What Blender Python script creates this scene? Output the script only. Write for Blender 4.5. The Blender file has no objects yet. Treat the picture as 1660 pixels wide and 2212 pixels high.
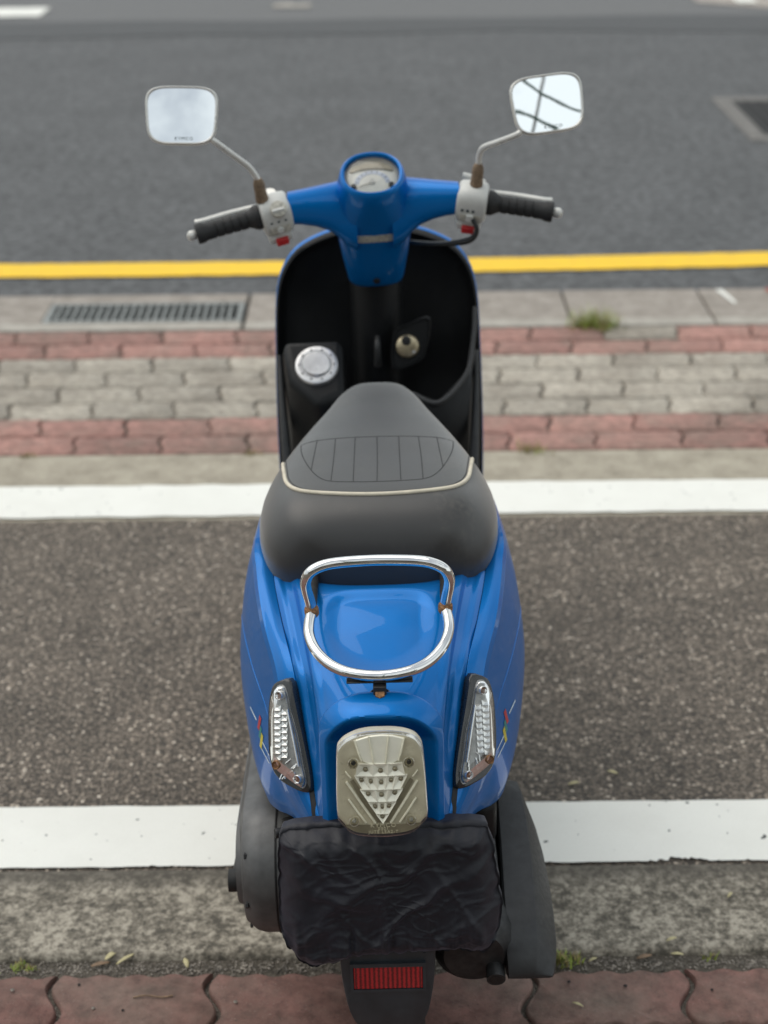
import bpy, math, random
import numpy as np
from mathutils import Vector, Matrix, noise as mnoise
from mathutils.bvhtree import BVHTree

scene = bpy.context.scene
COL = scene.collection
rng = random.Random(7)

# ------------------------------------------------------------------ camera
cam_d = bpy.data.cameras.new('camera')
cam = bpy.data.objects.new('camera', cam_d)
COL.objects.link(cam)
TH, ROLL = math.radians(26.0), 0.0105
fwd = Vector((0, math.cos(TH), -math.sin(TH)))
rt0 = Vector((1, 0, 0)); up0 = rt0.cross(fwd)
rt = rt0 * math.cos(ROLL) - up0 * math.sin(ROLL)
up = up0 * math.cos(ROLL) + rt0 * math.sin(ROLL)
cam.matrix_world = Matrix(((rt.x, up.x, -fwd.x, 0), (rt.y, up.y, -fwd.y, 0), (rt.z, up.z, -fwd.z, 1.70), (0, 0, 0, 1)))
cam_d.sensor_fit = 'VERTICAL'; cam_d.sensor_height = 24.0
cam_d.lens = 24.0 * 3381.0 / 2212.0
cam_d.clip_start = 0.05; cam_d.clip_end = 1500
cam_d.dof.use_dof = True
cam_d.dof.focus_distance = 1.93
cam_d.dof.aperture_fstop = 2.7
scene.camera = cam
scene.render.resolution_x, scene.render.resolution_y = 768, 1024

# ------------------------------------------------------------------ world, sun, exposure
SUN_EL, SUN_AZ = math.radians(60), math.radians(-70)     # azimuth clockwise from +Y
world = bpy.data.worlds.new('World'); scene.world = world
world.use_nodes = True
wn = world.node_tree; wn.nodes.clear()
wo = wn.nodes.new('ShaderNodeOutputWorld'); bg = wn.nodes.new('ShaderNodeBackground')
sky = wn.nodes.new('ShaderNodeTexSky'); sky.sky_type = 'NISHITA'; sky.sun_disc = False
sky.sun_elevation = SUN_EL; sky.sun_rotation = SUN_AZ
sky.air_density = 1.0; sky.dust_density = 4.0; sky.ozone_density = 1.0
tc = wn.nodes.new('ShaderNodeTexCoord')
cl = wn.nodes.new('ShaderNodeTexNoise'); cl.inputs['Scale'].default_value = 1.6; cl.inputs['Detail'].default_value = 6; cl.inputs['Roughness'].default_value = .55
cr_ = wn.nodes.new('ShaderNodeMapRange'); cr_.inputs[1].default_value = .40; cr_.inputs[2].default_value = .56; cr_.inputs[3].default_value = .42; cr_.inputs[4].default_value = 1.0
mixc = wn.nodes.new('ShaderNodeMix'); mixc.data_type = 'RGBA'
mixc.inputs[7].default_value = (11.2, 12.1, 12.4, 1)
wn.links.new(tc.outputs['Generated'], cl.inputs['Vector'])
wn.links.new(cl.outputs['Fac'], cr_.inputs[0])
wn.links.new(cr_.outputs[0], mixc.inputs[0])
wn.links.new(sky.outputs[0], mixc.inputs[6])
wn.links.new(mixc.outputs[2], bg.inputs['Color'])
bg.inputs['Strength'].default_value = 0.078
wn.links.new(bg.outputs[0], wo.inputs[0])
sun_d = bpy.data.lights.new('sun', 'SUN'); sun_d.energy = 1.4; sun_d.angle = math.radians(65); sun_d.color = (1, .95, .88)
sun = bpy.data.objects.new('sun', sun_d); COL.objects.link(sun)
sdir = Vector((math.sin(SUN_AZ) * math.cos(SUN_EL), math.cos(SUN_AZ) * math.cos(SUN_EL), math.sin(SUN_EL)))
sun.rotation_euler = sdir.to_track_quat('Z', 'Y').to_euler()
sun.location = (0, 0, 20)
scene.view_settings.view_transform = 'Standard'; scene.view_settings.look = 'None'
scene.view_settings.exposure = 0.13; scene.view_settings.gamma = 1.0
scene.view_settings.use_curve_mapping = False

# ------------------------------------------------------------------ material helpers
class NT:
    def __init__(s, name):
        s.m = bpy.data.materials.new(name); s.m.use_nodes = True
        s.t = s.m.node_tree; s.b = s.t.nodes['Principled BSDF']; s.out = s.t.nodes['Material Output']
        s.co = s.t.nodes.new('ShaderNodeTexCoord')
    def n(s, typ, **kw):
        nd = s.t.nodes.new(typ)
        for k, v in kw.items(): setattr(nd, k, v)
        return nd
    def l(s, a, b): s.t.links.new(a, b)
    def noise(s, scale, detail=4, rough=.55, vec='Object', dist=0):
        nd = s.n('ShaderNodeTexNoise'); nd.inputs['Scale'].default_value = scale; nd.inputs['Detail'].default_value = detail
        nd.inputs['Roughness'].default_value = rough; nd.inputs['Distortion'].default_value = dist
        s.l(s.co.outputs[vec] if isinstance(vec, str) else vec, nd.inputs['Vector']); return nd.outputs['Fac']
    def vor(s, scale, feature='F1', out='Distance', vec='Object', rnd=1):
        nd = s.n('ShaderNodeTexVoronoi', feature=feature); nd.inputs['Scale'].default_value = scale; nd.inputs['Randomness'].default_value = rnd
        s.l(s.co.outputs[vec] if isinstance(vec, str) else vec, nd.inputs['Vector']); return nd.outputs[out]
    def ramp(s, fac, stops):
        nd = s.n('ShaderNodeValToRGB'); e = nd.color_ramp.elements
        while len(e) < len(stops): e.new(.5)
        for i, (p, c) in enumerate(stops):
            e[i].position = p; e[i].color = (c[0], c[1], c[2], 1) if not isinstance(c, (int, float)) else (c, c, c, 1)
        s.l(fac, nd.inputs[0]); return nd.outputs[0]
    def mr(s, v, a, b, c, d):
        nd = s.n('ShaderNodeMapRange'); s.l(v, nd.inputs[0])
        for i, q in enumerate((a, b, c, d)): nd.inputs[i + 1].default_value = q
        return nd.outputs[0]
    def mix(s, fac, a, b, mode='MIX'):
        nd = s.n('ShaderNodeMix', data_type='RGBA', blend_type=mode)
        for i, q in ((0, fac), (6, a), (7, b)):
            if isinstance(q, (int, float)): nd.inputs[i].default_value = q
            elif isinstance(q, tuple): nd.inputs[i].default_value = (q[0], q[1], q[2], 1)
            else: s.l(q, nd.inputs[i])
        return nd.outputs[2]
    def math(s, op, a, b=0.0):
        nd = s.n('ShaderNodeMath', operation=op)
        for i, q in ((0, a), (1, b)):
            if isinstance(q, (int, float)): nd.inputs[i].default_value = q
            else: s.l(q, nd.inputs[i])
        return nd.outputs[0]
    def bump(s, h, strength=.3, dist=.002, prev=None):
        nd = s.n('ShaderNodeBump'); nd.inputs['Strength'].default_value = strength; nd.inputs['Distance'].default_value = dist
        s.l(h, nd.inputs['Height'])
        if prev is not None: s.l(prev, nd.inputs['Normal'])
        return nd.outputs[0]
    def set(s, **kw):
        for k, v in kw.items():
            i = s.b.inputs[k.replace('_', ' ')]
            if isinstance(v, (int, float)): i.default_value = v
            elif isinstance(v, tuple): i.default_value = (v + (1,)) if (len(v) == 3 and i.type == 'RGBA') else v
            else: s.l(v, i)
        return s

M = {}
def simple(name, col, rough=.5, metal=0, coat=0, var=.12, vs=60, bump=0, bs=300, **kw):
    t = NT(name)
    f = t.noise(vs, 4)
    c = t.mix(1.0, col, t.mr(f, .3, .7, 1 - var, 1 + var), 'MULTIPLY')
    t.set(Base_Color=c, Metallic=metal, Coat_Weight=coat, Roughness=t.mr(t.noise(vs * 2.3, 3), .3, .7, max(0.02, rough * .85), min(1, rough * 1.15)))
    if bump: t.set(Normal=t.bump(t.noise(bs, 3), bump, .001))
    if kw: t.set(**kw)
    M[name] = t.m
    return t

# --- scooter materials
t = NT('blue_paint')
fl = t.noise(2200, 1)
base = t.mix(t.mr(fl, .35, .7, 0, .3), (.0003, .140, .44), (.0005, .19, .57))
t.set(Base_Color=base, Metallic=.36, Specular_Tint=(.04, .30, 1.0), Roughness=t.mr(t.noise(14, 5), .3, .7, .34, .44), Coat_Weight=.48, Coat_IOR=1.48,
      Coat_Roughness=t.mr(t.noise(22, 6, .65), .4, .75, .012, .06), Normal=t.bump(t.noise(30, 2), .02, .002))
M['blue_paint'] = t.m
simple('black_plastic', (.0035, .004, .0045), .45, bump=.15, bs=900, var=.25, Specular_IOR_Level=.28)
simple('textured_plastic', (.024, .0245, .025), .5, bump=.25, bs=1400, var=.25)
simple('grey_case', (.10, .10, .098), .5, metal=.35, bump=.1, bs=400, var=.3, vs=25)
simple('fender_plastic', (.028, .033, .038), .42, bump=.12, bs=900, var=.25, vs=30)
simple('rubber', (.012, .012, .012), .6, bump=.2, bs=700, var=.3)
simple('dark_metal', (.04, .04, .04), .5, metal=.6, var=.4)
simple('white_plastic', (.56, .56, .53), .38, var=.1, vs=40)
simple('red_button', (.45, .02, .02), .35)
simple('brass', (.50, .42, .28), .35, metal=.8, var=.35)
simple('silver', (.62, .62, .62), .32, metal=.75, var=.12)
simple('frame_metal', (.66, .65, .61), .3, metal=.35, var=.05, vs=25)
simple('rust', (.24, .12, .05), .7, metal=.2, var=.6, vs=300, bump=.4, bs=900)
simple('rust_hole', (.16, .075, .04), .7, var=.6, vs=500)
simple('boot_brown', (.17, .115, .07), .65, var=.5, vs=250, bump=.4, bs=600)
simple('cream_piping', (.62, .56, .44), .5, var=.12)
simple('seam', (.03, .03, .03), .7)
simple('dial_face', (.80, .79, .73), .45, var=.05)
simple('dial_blue', (.55, .60, .72), .45, var=.08)
simple('dark_hole', (.008, .008, .008), .6)
simple('sticker', (.46, .44, .38), .55, metal=.2, var=.35, vs=220)
simple('print_dark', (.02, .04, .045), .5)
simple('print_pale', (.62, .58, .44), .5)
simple('decal_white', (.62, .74, .80), .4)
simple('decal_yellow', (.62, .52, .05), .4)
simple('decal_red', (.45, .04, .05), .4)
simple('decal_green', (.03, .22, .20), .4)
simple('cable', (.02, .022, .022), .45)
t = simple('chrome', (.80, .79, .77), .07, metal=1.0, var=.06)
t = NT('seat_vinyl')
sc_ = t.noise(7, 6, .65); sm = t.noise(120, 3)
gn = t.vor(1500)
scf = t.math('MULTIPLY', t.mr(sc_, .56, .72, 0, 1), t.mr(sm, .4, .65, 0, 1))
t.set(Base_Color=t.mix(t.math('MULTIPLY', scf, .35), t.mix(t.mr(t.noise(4, 3), .3, .7, 0, 1), (.015, .0142, .013), (.027, .0240, .021)), (.13, .115, .09)),
      Roughness=t.mr(t.noise(11, 5), .3, .7, .36, .46), IOR=1.55, Specular_IOR_Level=.6, Sheen_Weight=.5, Sheen_Roughness=.45, Sheen_Tint=(.86, .86, .85), Normal=t.bump(gn, .10, .0008))
M['seat_vinyl'] = t.m
t = NT('mirror_glass'); t.set(Base_Color=(.93, .95, .96), Metallic=1.0, Roughness=.015); M['mirror_glass'] = t.m
def clear(name, tint, ior=1.5, rough=.03, k=.9):
    t = NT(name); t.t.nodes.remove(t.b)
    tr = t.n('ShaderNodeBsdfTransparent'); tr.inputs[0].default_value = tint + (1,)
    gl = t.n('ShaderNodeBsdfGlossy'); gl.inputs['Roughness'].default_value = rough; gl.inputs[0].default_value = (1, 1, 1, 1)
    lw = t.n('ShaderNodeFresnel'); lw.inputs[0].default_value = ior
    m1 = t.n('ShaderNodeMixShader'); t.l(t.math('MULTIPLY', lw.outputs[0], k), m1.inputs[0]); t.l(tr.outputs[0], m1.inputs[1]); t.l(gl.outputs[0], m1.inputs[2])
    t.l(m1.outputs[0], t.out.inputs[0]); M[name] = t.m
clear('tail_lens', (.95, .94, .895), 1.2, .12, .55); clear('clear_lens', (.93, .93, .92), rough=.02)
simple('tail_reflector', (.54, .50, .395), .3, metal=.1, var=.12, vs=40)
simple('tail_cell', (.93, .92, .85), .2, metal=.12, var=.05)
simple('tail_rib', (.86, .84, .72), .3, metal=.1)
simple('tail_dark', (.25, .225, .165), .35, metal=.3, var=.2)
simple('signal_cell', (.84, .84, .82), .16, metal=.7, var=.1)
simple('signal_dark', (.30, .30, .29), .3, metal=.4, var=.3, vs=120)
simple('signal_bezel', (.020, .021, .021), .28, coat=.5)
t = NT('cloth_black')
t.set(Base_Color=t.mix(t.mr(t.noise(18, 6, .65), .35, .7, 0, 1), (.0026, .0030, .0062), (.0066, .0064, .0118)), Roughness=.55, Specular_IOR_Level=.45, Sheen_Weight=.12, Sheen_Tint=(.6, .6, .8),
      Normal=t.bump(t.noise(150, 6, .6, dist=.3), .20, .0015, t.bump(t.vor(2600), .12, .0004)))
M['cloth_black'] = t.m
t = NT('red_reflector')
wv = t.n('ShaderNodeTexWave', wave_type='BANDS', bands_direction='X'); wv.inputs['Scale'].default_value = 55; wv.inputs['Distortion'].default_value = 1.5; wv.inputs['Detail Scale'].default_value = 6
t.l(t.co.outputs['Object'], wv.inputs['Vector'])
t.set(Base_Color=t.mix(wv.outputs[0], (.09, .002, .004), (.46, .012, .018)), Roughness=.25, Coat_Weight=.6, Normal=t.bump(wv.outputs[0], .5, .002))
M['red_reflector'] = t.m

# --- ground materials
t = NT('road_asphalt')
g = t.noise(2.2, 5, .6); a = t.noise(170, 4, .7); p = t.vor(210)
c = t.ramp(a, [(.3, (.062, .064, .066)), (.55, (.098, .100, .102)), (.75, (.17, .172, .173))])
c = t.mix(1.0, c, t.ramp(g, [(.3, .84), (.7, 1.08)]), 'MULTIPLY')
c = t.mix(1.0, c, t.ramp(t.noise(26, 4, .75), [(.38, .55), (.5, .98), (.62, 1.42)]), 'MULTIPLY')
t.set(Base_Color=c, Roughness=.82, Normal=t.bump(p, .5, .004)); M['road_asphalt'] = t.m
t = NT('seam_asphalt')
t.set(Base_Color=t.ramp(t.noise(160, 4), [(.3, (.050, .052, .054)), (.7, (.105, .108, .11))]), Roughness=.85, Normal=t.bump(t.vor(200), .5, .004)); M['seam_asphalt'] = t.m
t = NT('far_asphalt')
t.set(Base_Color=t.ramp(t.noise(120, 4), [(.3, (.095, .096, .097)), (.7, (.175, .176, .176))]), Roughness=.85, Normal=t.bump(t.vor(200), .5, .004)); M['far_asphalt'] = t.m
t = NT('bay_asphalt')
wp = t.n('ShaderNodeVectorMath', operation='ADD'); nz = t.n('ShaderNodeTexNoise'); nz.inputs['Scale'].default_value = 90
t.l(t.co.outputs['Object'], nz.inputs['Vector'])
sc1 = t.n('ShaderNodeVectorMath', operation='SCALE'); sc1.inputs['Scale'].default_value = .006
t.l(nz.outputs['Color'], sc1.inputs[0]); t.l(t.co.outputs['Object'], wp.inputs[0]); t.l(sc1.outputs[0], wp.inputs[1])
v = wp.outputs[0]
big = t.vor(112, 'F1', 'Distance', v); cid = t.vor(112, 'F1', 'Color', v); sml = t.vor(240, 'F1', 'Distance', v); sid = t.vor(240, 'F1', 'Color', v)
sep = t.n('ShaderNodeSeparateColor'); t.l(cid, sep.inputs[0])
sep2 = t.n('ShaderNodeSeparateColor'); t.l(sid, sep2.inputs[0])
stone = t.ramp(sep.outputs[0], [(0, (.080, .068, .056)), (.4, (.150, .127, .104)), (.75, (.265, .226, .187)), (.93, (.46, .40, .335)), (1, (.68, .62, .54))])
mort = t.ramp(sep2.outputs[0], [(0, (.032, .028, .024)), (.6, (.090, .077, .063)), (1, (.27, .23, .19))])
isst = t.math('MULTIPLY', t.mr(big, .42, .50, 1, 0), t.mr(sep.outputs[1], .20, .26, 0, 1))
c = t.mix(isst, mort, stone)
c = t.mix(1.0, c, t.ramp(t.noise(3.2, 6, .65), [(.34, (.78, .75, .71)), (.5, (1.03, .99, .94)), (.66, (1.22, 1.17, 1.11))]), 'MULTIPLY')
h = t.math('ADD', t.math('MULTIPLY', isst, t.mr(big, 0, .5, 1.0, .45)), t.math('MULTIPLY', sml, -.35))
t.set(Base_Color=c, Roughness=.78, Normal=t.bump(h, .9, .006)); M['bay_asphalt'] = t.m
def concrete(name, lo, mid, hi, sc=1.0, edge=None, fine=.45, lo_hi=(.36, .64), fs=130):
    t = NT(name)
    a = t.noise(14 * sc, 7, .7); b = t.noise(fs * sc, 5, .72); s = t.vor(150 * sc)
    f = t.math('ADD', t.math('MULTIPLY', a, 1 - fine), t.math('MULTIPLY', b, fine))
    c = t.ramp(f, [(lo_hi[0], lo), (.5, mid), (lo_hi[1], hi)])
    sp = t.mr(t.noise(420, 2), .64, .72, 0, .5)
    c = t.mix(sp, c, (lo[0] * .5, lo[1] * .5, lo[2] * .5))
    if edge:   # soot-dark lichen along one long edge
        sx = t.n('ShaderNodeSeparateXYZ'); t.l(t.co.outputs['Object'], sx.inputs[0])
        e = t.mr(t.math('ADD', sx.outputs[1], t.math('MULTIPLY', t.math('SUBTRACT', t.noise(10, 5), .5), edge[2])), edge[0], edge[1], 0, .72)
        c = t.mix(e, c, edge[3])
    t.set(Base_Color=c, Roughness=.85, Normal=t.bump(b, .5, .004, t.bump(s, .25, .002))); M[name] = t.m
concrete('kerb_concrete', (.080, .071, .055), (.205, .181, .142), (.41, .37, .30), sc=1.0, edge=(2.055, 2.095, .05, (.075, .066, .053)), fine=.62, lo_hi=(.42, .585), fs=85)
concrete('strip_concrete', (.22, .192, .148), (.355, .315, .245), (.46, .42, .335))
concrete('channel_concrete', (.19, .165, .140), (.30, .265, .228), (.40, .36, .32))
concrete('gully_concrete', (.11, .104, .096), (.165, .157, .146), (.22, .21, .196))
concrete('pale_concrete', (.28, .255, .215), (.38, .35, .305), (.47, .44, .39))
concrete('island_concrete', (.26, .23, .20), (.36, .32, .28), (.42, .39, .35))
def paver_mat(name, lo, hi, worn, var=.22):
    t = NT(name)
    oi = t.n('ShaderNodeObjectInfo')
    vec = t.n('ShaderNodeVectorMath', operation='ADD'); t.l(t.co.outputs['Object'], vec.inputs[0])
    cm = t.n('ShaderNodeCombineXYZ'); t.l(t.math('MULTIPLY', oi.outputs['Random'], 40), cm.inputs[0]); t.l(t.math('MULTIPLY', oi.outputs['Random'], 17), cm.inputs[2])
    t.l(cm.outputs[0], vec.inputs[1]); v = vec.outputs[0]
    a = t.noise(22, 6, .65, v); b = t.noise(330, 3, .6, v)
    c = t.mix(t.mr(a, .36, .64, 0, 1), lo, hi)
    c = t.mix(t.mr(t.noise(9, 5, .6, v), .55, .75, 0, .55), c, worn)
    c = t.mix(1.0, c, t.mr(oi.outputs['Random'], 0, 1, 1 - var, 1 + var), 'MULTIPLY')
    c = t.mix(t.mr(b, .62, .72, 0, .45), c, (.40, .33, .30))
    c = t.mix(t.mr(t.noise(260, 2, .5, v), .30, .36, .55, 0), c, (.04, .03, .028))
    gp = t.n('ShaderNodeNewGeometry')
    c = t.mix(t.mr(t.noise(3.1, 6, .68, gp.outputs['Position']), .44, .66, 0, .55), c, (.17, .145, .115))
    c = t.mix(1.0, c, t.ramp(t.noise(38, 4, .7, gp.outputs['Position']), [(.36, .74), (.5, 1.0), (.64, 1.16)]), 'MULTIPLY')
    t.set(Base_Color=c, Roughness=.82, Normal=t.bump(b, .45, .002)); M[name] = t.m
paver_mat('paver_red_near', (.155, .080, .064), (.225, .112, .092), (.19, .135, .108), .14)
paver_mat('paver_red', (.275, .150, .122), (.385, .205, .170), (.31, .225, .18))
paver_mat('paver_grey', (.32, .285, .235), (.43, .39, .325), (.33, .285, .225), .16)
t = NT('soil')
t.set(Base_Color=t.ramp(t.noise(160, 5, .7), [(.3, (.045, .038, .03)), (.55, (.11, .095, .075)), (.75, (.24, .215, .18))]), Roughness=.95, Normal=t.bump(t.noise(200, 4), .8, .008)); M['soil'] = t.m
t = NT('joint_sand')
t.set(Base_Color=t.ramp(t.noise(130, 5, .7), [(.3, (.065, .055, .045)), (.6, (.14, .12, .098)), (.8, (.27, .24, .20))]), Roughness=.95, Normal=t.bump(t.noise(200, 4), .8, .006)); M['joint_sand'] = t.m
t = NT('white_road_paint')
pit = t.noise(42, 2, .5); pit2 = t.noise(75, 1, .5)
dirt = t.noise(5, 6, .65)
pm = t.math('MAXIMUM', t.mr(pit, .735, .755, 0, 1), t.mr(pit2, .765, .785, 0, 1))
c = t.mix(t.mr(dirt, .45, .8, 0, .35), (.81, .805, .745), (.62, .605, .545))
c = t.mix(t.mr(t.noise(300, 3), .3, .7, 0, .14), c, (.5, .48, .43))
c = t.mix(pm, c, (.05, .055, .055))
t.set(Base_Color=c, Roughness=.6, Normal=t.bump(pm, -.6, .003, t.bump(t.noise(260, 3), .3, .001))); M['white_road_paint'] = t.m
t = NT('yellow_road_paint')
t.set(Base_Color=t.mix(t.mr(t.noise(16, 6, .65), .45, .75, 0, .5), (.88, .545, .004), (.66, .41, .02)), Roughness=.6, Normal=t.bump(t.noise(200, 3), .3, .001)); M['yellow_road_paint'] = t.m
simple('grate_metal', (.25, .26, .25), .55, metal=.5, var=.3, vs=30)
simple('grate_dark', (.022, .022, .022), .8, var=.3)
simple('pit_dark', (.012, .012, .012), .9)
simple('pebble', (.22, .195, .165), .85, var=.75, vs=60)
simple('leaf_straw', (.52, .46, .25), .6, var=.3, vs=80)
simple('leaf_brown', (.23, .15, .09), .7, var=.4, vs=80)
simple('grass', (.27, .34, .06), .6, var=.5, vs=60)
simple('dry_grass', (.30, .24, .10), .7, var=.4, vs=60)
simple('red_paint_mark', (.38, .08, .06), .7, var=.3, vs=40)
simple('green_steel', (.025, .075, .05), .45, var=.2)
simple('grey_steel', (.30, .31, .31), .5, metal=.4, var=.15)

# ------------------------------------------------------------------ mesh helpers
def raw(name, V, F, mat, parent=None, smooth=True, angle=40, sub=0, bevel=0, solid=0, segs=2, mats=None):
    me = bpy.data.meshes.new(name)
    me.from_pydata([tuple(map(float, p)) for p in V], [], [tuple(f) for f in F]); me.validate(); me.update()
    me.materials.append(M[mat] if isinstance(mat, str) else mat)
    if smooth:
        me.polygons.foreach_set('use_smooth', [True] * len(me.polygons))
        if not sub: me.set_sharp_from_angle(angle=math.radians(angle))
    o = bpy.data.objects.new(name, me); COL.objects.link(o)
    if parent is not None: o.parent = parent
    if solid:
        m = o.modifiers.new('solid', 'SOLIDIFY'); m.thickness = abs(solid); m.offset = -1 if solid > 0 else 1
    if bevel:
        m = o.modifiers.new('bevel', 'BEVEL'); m.width = bevel; m.segments = segs; m.limit_method = 'ANGLE'; m.angle_limit = math.radians(40); m.harden_normals = False
    if sub:
        m = o.modifiers.new('sub', 'SUBSURF'); m.levels = sub; m.render_levels = sub
    return o
def tag(o, label=None, cat=None, group=None, kind=None):
    if label: o['label'] = label
    if cat: o['category'] = cat
    if group: o['group'] = group
    if kind: o['kind'] = kind
    return o
def box(x0, x1, y0, y1, z0, z1):
    V = [(x, y, z) for z in (z0, z1) for y in (y0, y1) for x in (x0, x1)]
    return V, [(0, 2, 3, 1), (4, 5, 7, 6), (0, 1, 5, 4), (2, 6, 7, 3), (0, 4, 6, 2), (1, 3, 7, 5)]
def join(*parts):
    V, F = [], []
    for v, f in parts:
        n = len(V); V += list(v); F += [tuple(i + n for i in q) for q in f]
    return V, F
def cr(P, t):
    P = np.asarray(P, float); n = len(P); t = min(max(t, 0), n - 1 - 1e-9); i = int(t); f = t - i
    p1, p2 = P[i], P[i + 1]; p0 = P[i - 1] if i > 0 else 2 * p1 - p2; p3 = P[i + 2] if i + 2 < n else 2 * p2 - p1
    return .5 * (2 * p1 + (p2 - p0) * f + (2 * p0 - 5 * p1 + 4 * p2 - p3) * f * f + (3 * p1 - p0 - 3 * p2 + p3) * f ** 3)
def smooth_path(P, k=6, closed=False):
    P = [np.asarray(p, float) for p in P]
    if closed:
        n = len(P); Q = P[-2:] + P + P[:3]
        return [cr(Q, 2 + i / k) for i in range(n * k)]
    return [cr(P, i / k) for i in range((len(P) - 1) * k + 1)]
def tube(P, r, n=12, closed=False, caps=True):
    P = [np.asarray(p, float) for p in P]; m = len(P); V, F = [], []
    R = r if hasattr(r, '__len__') else [r] * m
    prev = None
    for i in range(m):
        a = P[(i - 1) % m] if (closed or i > 0) else P[i]; b = P[(i + 1) % m] if (closed or i < m - 1) else P[i]
        d = (b - a) / (np.linalg.norm(b - a) + 1e-12)
        if prev is None:
            h = np.array([0, 0, 1.]) if abs(d[2]) < .9 else np.array([1., 0, 0]); u = np.cross(d, h)
        else: u = prev - d * (prev @ d)
        u = u / np.linalg.norm(u); prev = u; w = np.cross(d, u)
        for k in range(n):
            q = 2 * math.pi * k / n; V.append(P[i] + R[i] * (math.cos(q) * u + math.sin(q) * w))
    for i in range(m if closed else m - 1):
        for k in range(n):
            F.append((i * n + k, i * n + (k + 1) % n, ((i + 1) % m) * n + (k + 1) % n, ((i + 1) % m) * n + k))
    if caps and not closed:
        F.append(tuple(range(n - 1, -1, -1))); F.append(tuple((m - 1) * n + k for k in range(n)))
    return V, F
def loft(rings, caps=True):
    n = len(rings[0]); V = [p for r in rings for p in r]; F = []
    for i in range(len(rings) - 1):
        for k in range(n): F.append((i * n + k, i * n + (k + 1) % n, (i + 1) * n + (k + 1) % n, (i + 1) * n + k))
    if caps:
        F.append(tuple(range(n - 1, -1, -1))); F.append(tuple((len(rings) - 1) * n + k for k in range(n)))
    return V, F
def grid(nr, nc): return [(i * nc + j, i * nc + j + 1, (i + 1) * nc + j + 1, (i + 1) * nc + j) for i in range(nr - 1) for j in range(nc - 1)]
def sup(n, a, b, e=2.0):
    out = []
    for k in range(n):
        q = 2 * math.pi * k / n; c, s = math.cos(q), math.sin(q)
        out.append((a * math.copysign(abs(c) ** (2 / e), c), b * math.copysign(abs(s) ** (2 / e), s)))
    return out
def ss(a, b, x):
    t = min(max((x - a) / (b - a), 0), 1); return t * t * (3 - 2 * t)
def unit(v): v = np.asarray(v, float); return v / np.linalg.norm(v)
class Frame:
    def __init__(s, o, u, v, n): s.o, s.u, s.v, s.n = [np.asarray(q, float) for q in (o, u, v, n)]
    def __call__(s, a, b, c=0): return s.o + s.u * a + s.v * b + s.n * c
    def mir(s):
        k = np.array([-1, 1, 1.]); return Frame(s.o * k, s.u * k, s.v * k, s.n * k)
def dome(outline, fr, prof, center=None, flip=False):
    """rings of a 2D outline; prof: list of (scale, height) from the rim inwards, closed with a fan"""
    O = np.asarray(outline, float); c = O.mean(0) if center is None else np.asarray(center, float)
    V, F = [], []; n = len(O)
    for s, h in prof:
        for q in O: p = c + (q - c) * s; V.append(fr(p[0], p[1], h))
    for i in range(len(prof) - 1):
        for k in range(n): F.append((i * n + k, i * n + (k + 1) % n, (i + 1) * n + (k + 1) % n, (i + 1) * n + k))
    V.append(fr(c[0], c[1], prof[-1][1])); z = len(V) - 1; b = (len(prof) - 1) * n
    for k in range(n): F.append((b + k, b + (k + 1) % n, z))
    if flip: F = [f[::-1] for f in F]
    return V, F
def prism(outline, fr, h0, h1):
    O = list(outline); n = len(O)
    V = [fr(a, b, h0) for a, b in O] + [fr(a, b, h1) for a, b in O]
    F = [tuple(range(n - 1, -1, -1)), tuple(range(n, 2 * n))] + [(k, (k + 1) % n, n + (k + 1) % n, n + k) for k in range(n)]
    return V, F
def lathe(prof, o, d, n=24, up=(0, 0, 1)):
    o, d = np.asarray(o, float), unit(d); u = unit(np.cross(d, up)); w = np.cross(d, u)
    return loft([[o + d * t + r * (math.cos(2 * math.pi * k / n) * u + math.sin(2 * math.pi * k / n) * w) for k in range(n)] for t, r in prof])
def smooth_outline(O, k=4): return [tuple(p) for p in smooth_path([np.array([a, b, 0]) for a, b in O], k, True)] and [(p[0], p[1]) for p in smooth_path([np.array([a, b, 0]) for a, b in O], k, True)]
def chaikin(O, n):
    for _ in range(n):
        Q = []
        for i in range(len(O)):
            a, b = np.array(O[i]), np.array(O[(i + 1) % len(O)]); Q += [tuple(a * .8 + b * .2), tuple(a * .2 + b * .8)]
        O = Q
    return O
def text_mesh(body, size, fr, extr=.0002):
    cu = bpy.data.curves.new('lettering', 'FONT'); cu.body = body; cu.size = size; cu.space_character = 1.25; cu.align_x = 'CENTER'; cu.align_y = 'CENTER'; cu.resolution_u = 2; cu.extrude = extr
    ob = bpy.data.objects.new('lettering', cu); COL.objects.link(ob)
    dg = bpy.context.evaluated_depsgraph_get(); me = bpy.data.meshes.new_from_object(ob.evaluated_get(dg))
    V = [fr(v.co.x, v.co.y, v.co.z) for v in me.vertices]; F = [tuple(p.vertices) for p in me.polygons]
    bpy.data.objects.remove(ob); bpy.data.meshes.remove(me); bpy.data.curves.remove(cu)
    return V, F
def cyl(o, d, r, h, n=16): return lathe([(0, r * .98), (0, r), (h * .9, r), (h, r * .92)], o, d, n, up=(1, 0, 0) if abs(unit(d)[0]) < .9 else (0, 0, 1))

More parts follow.
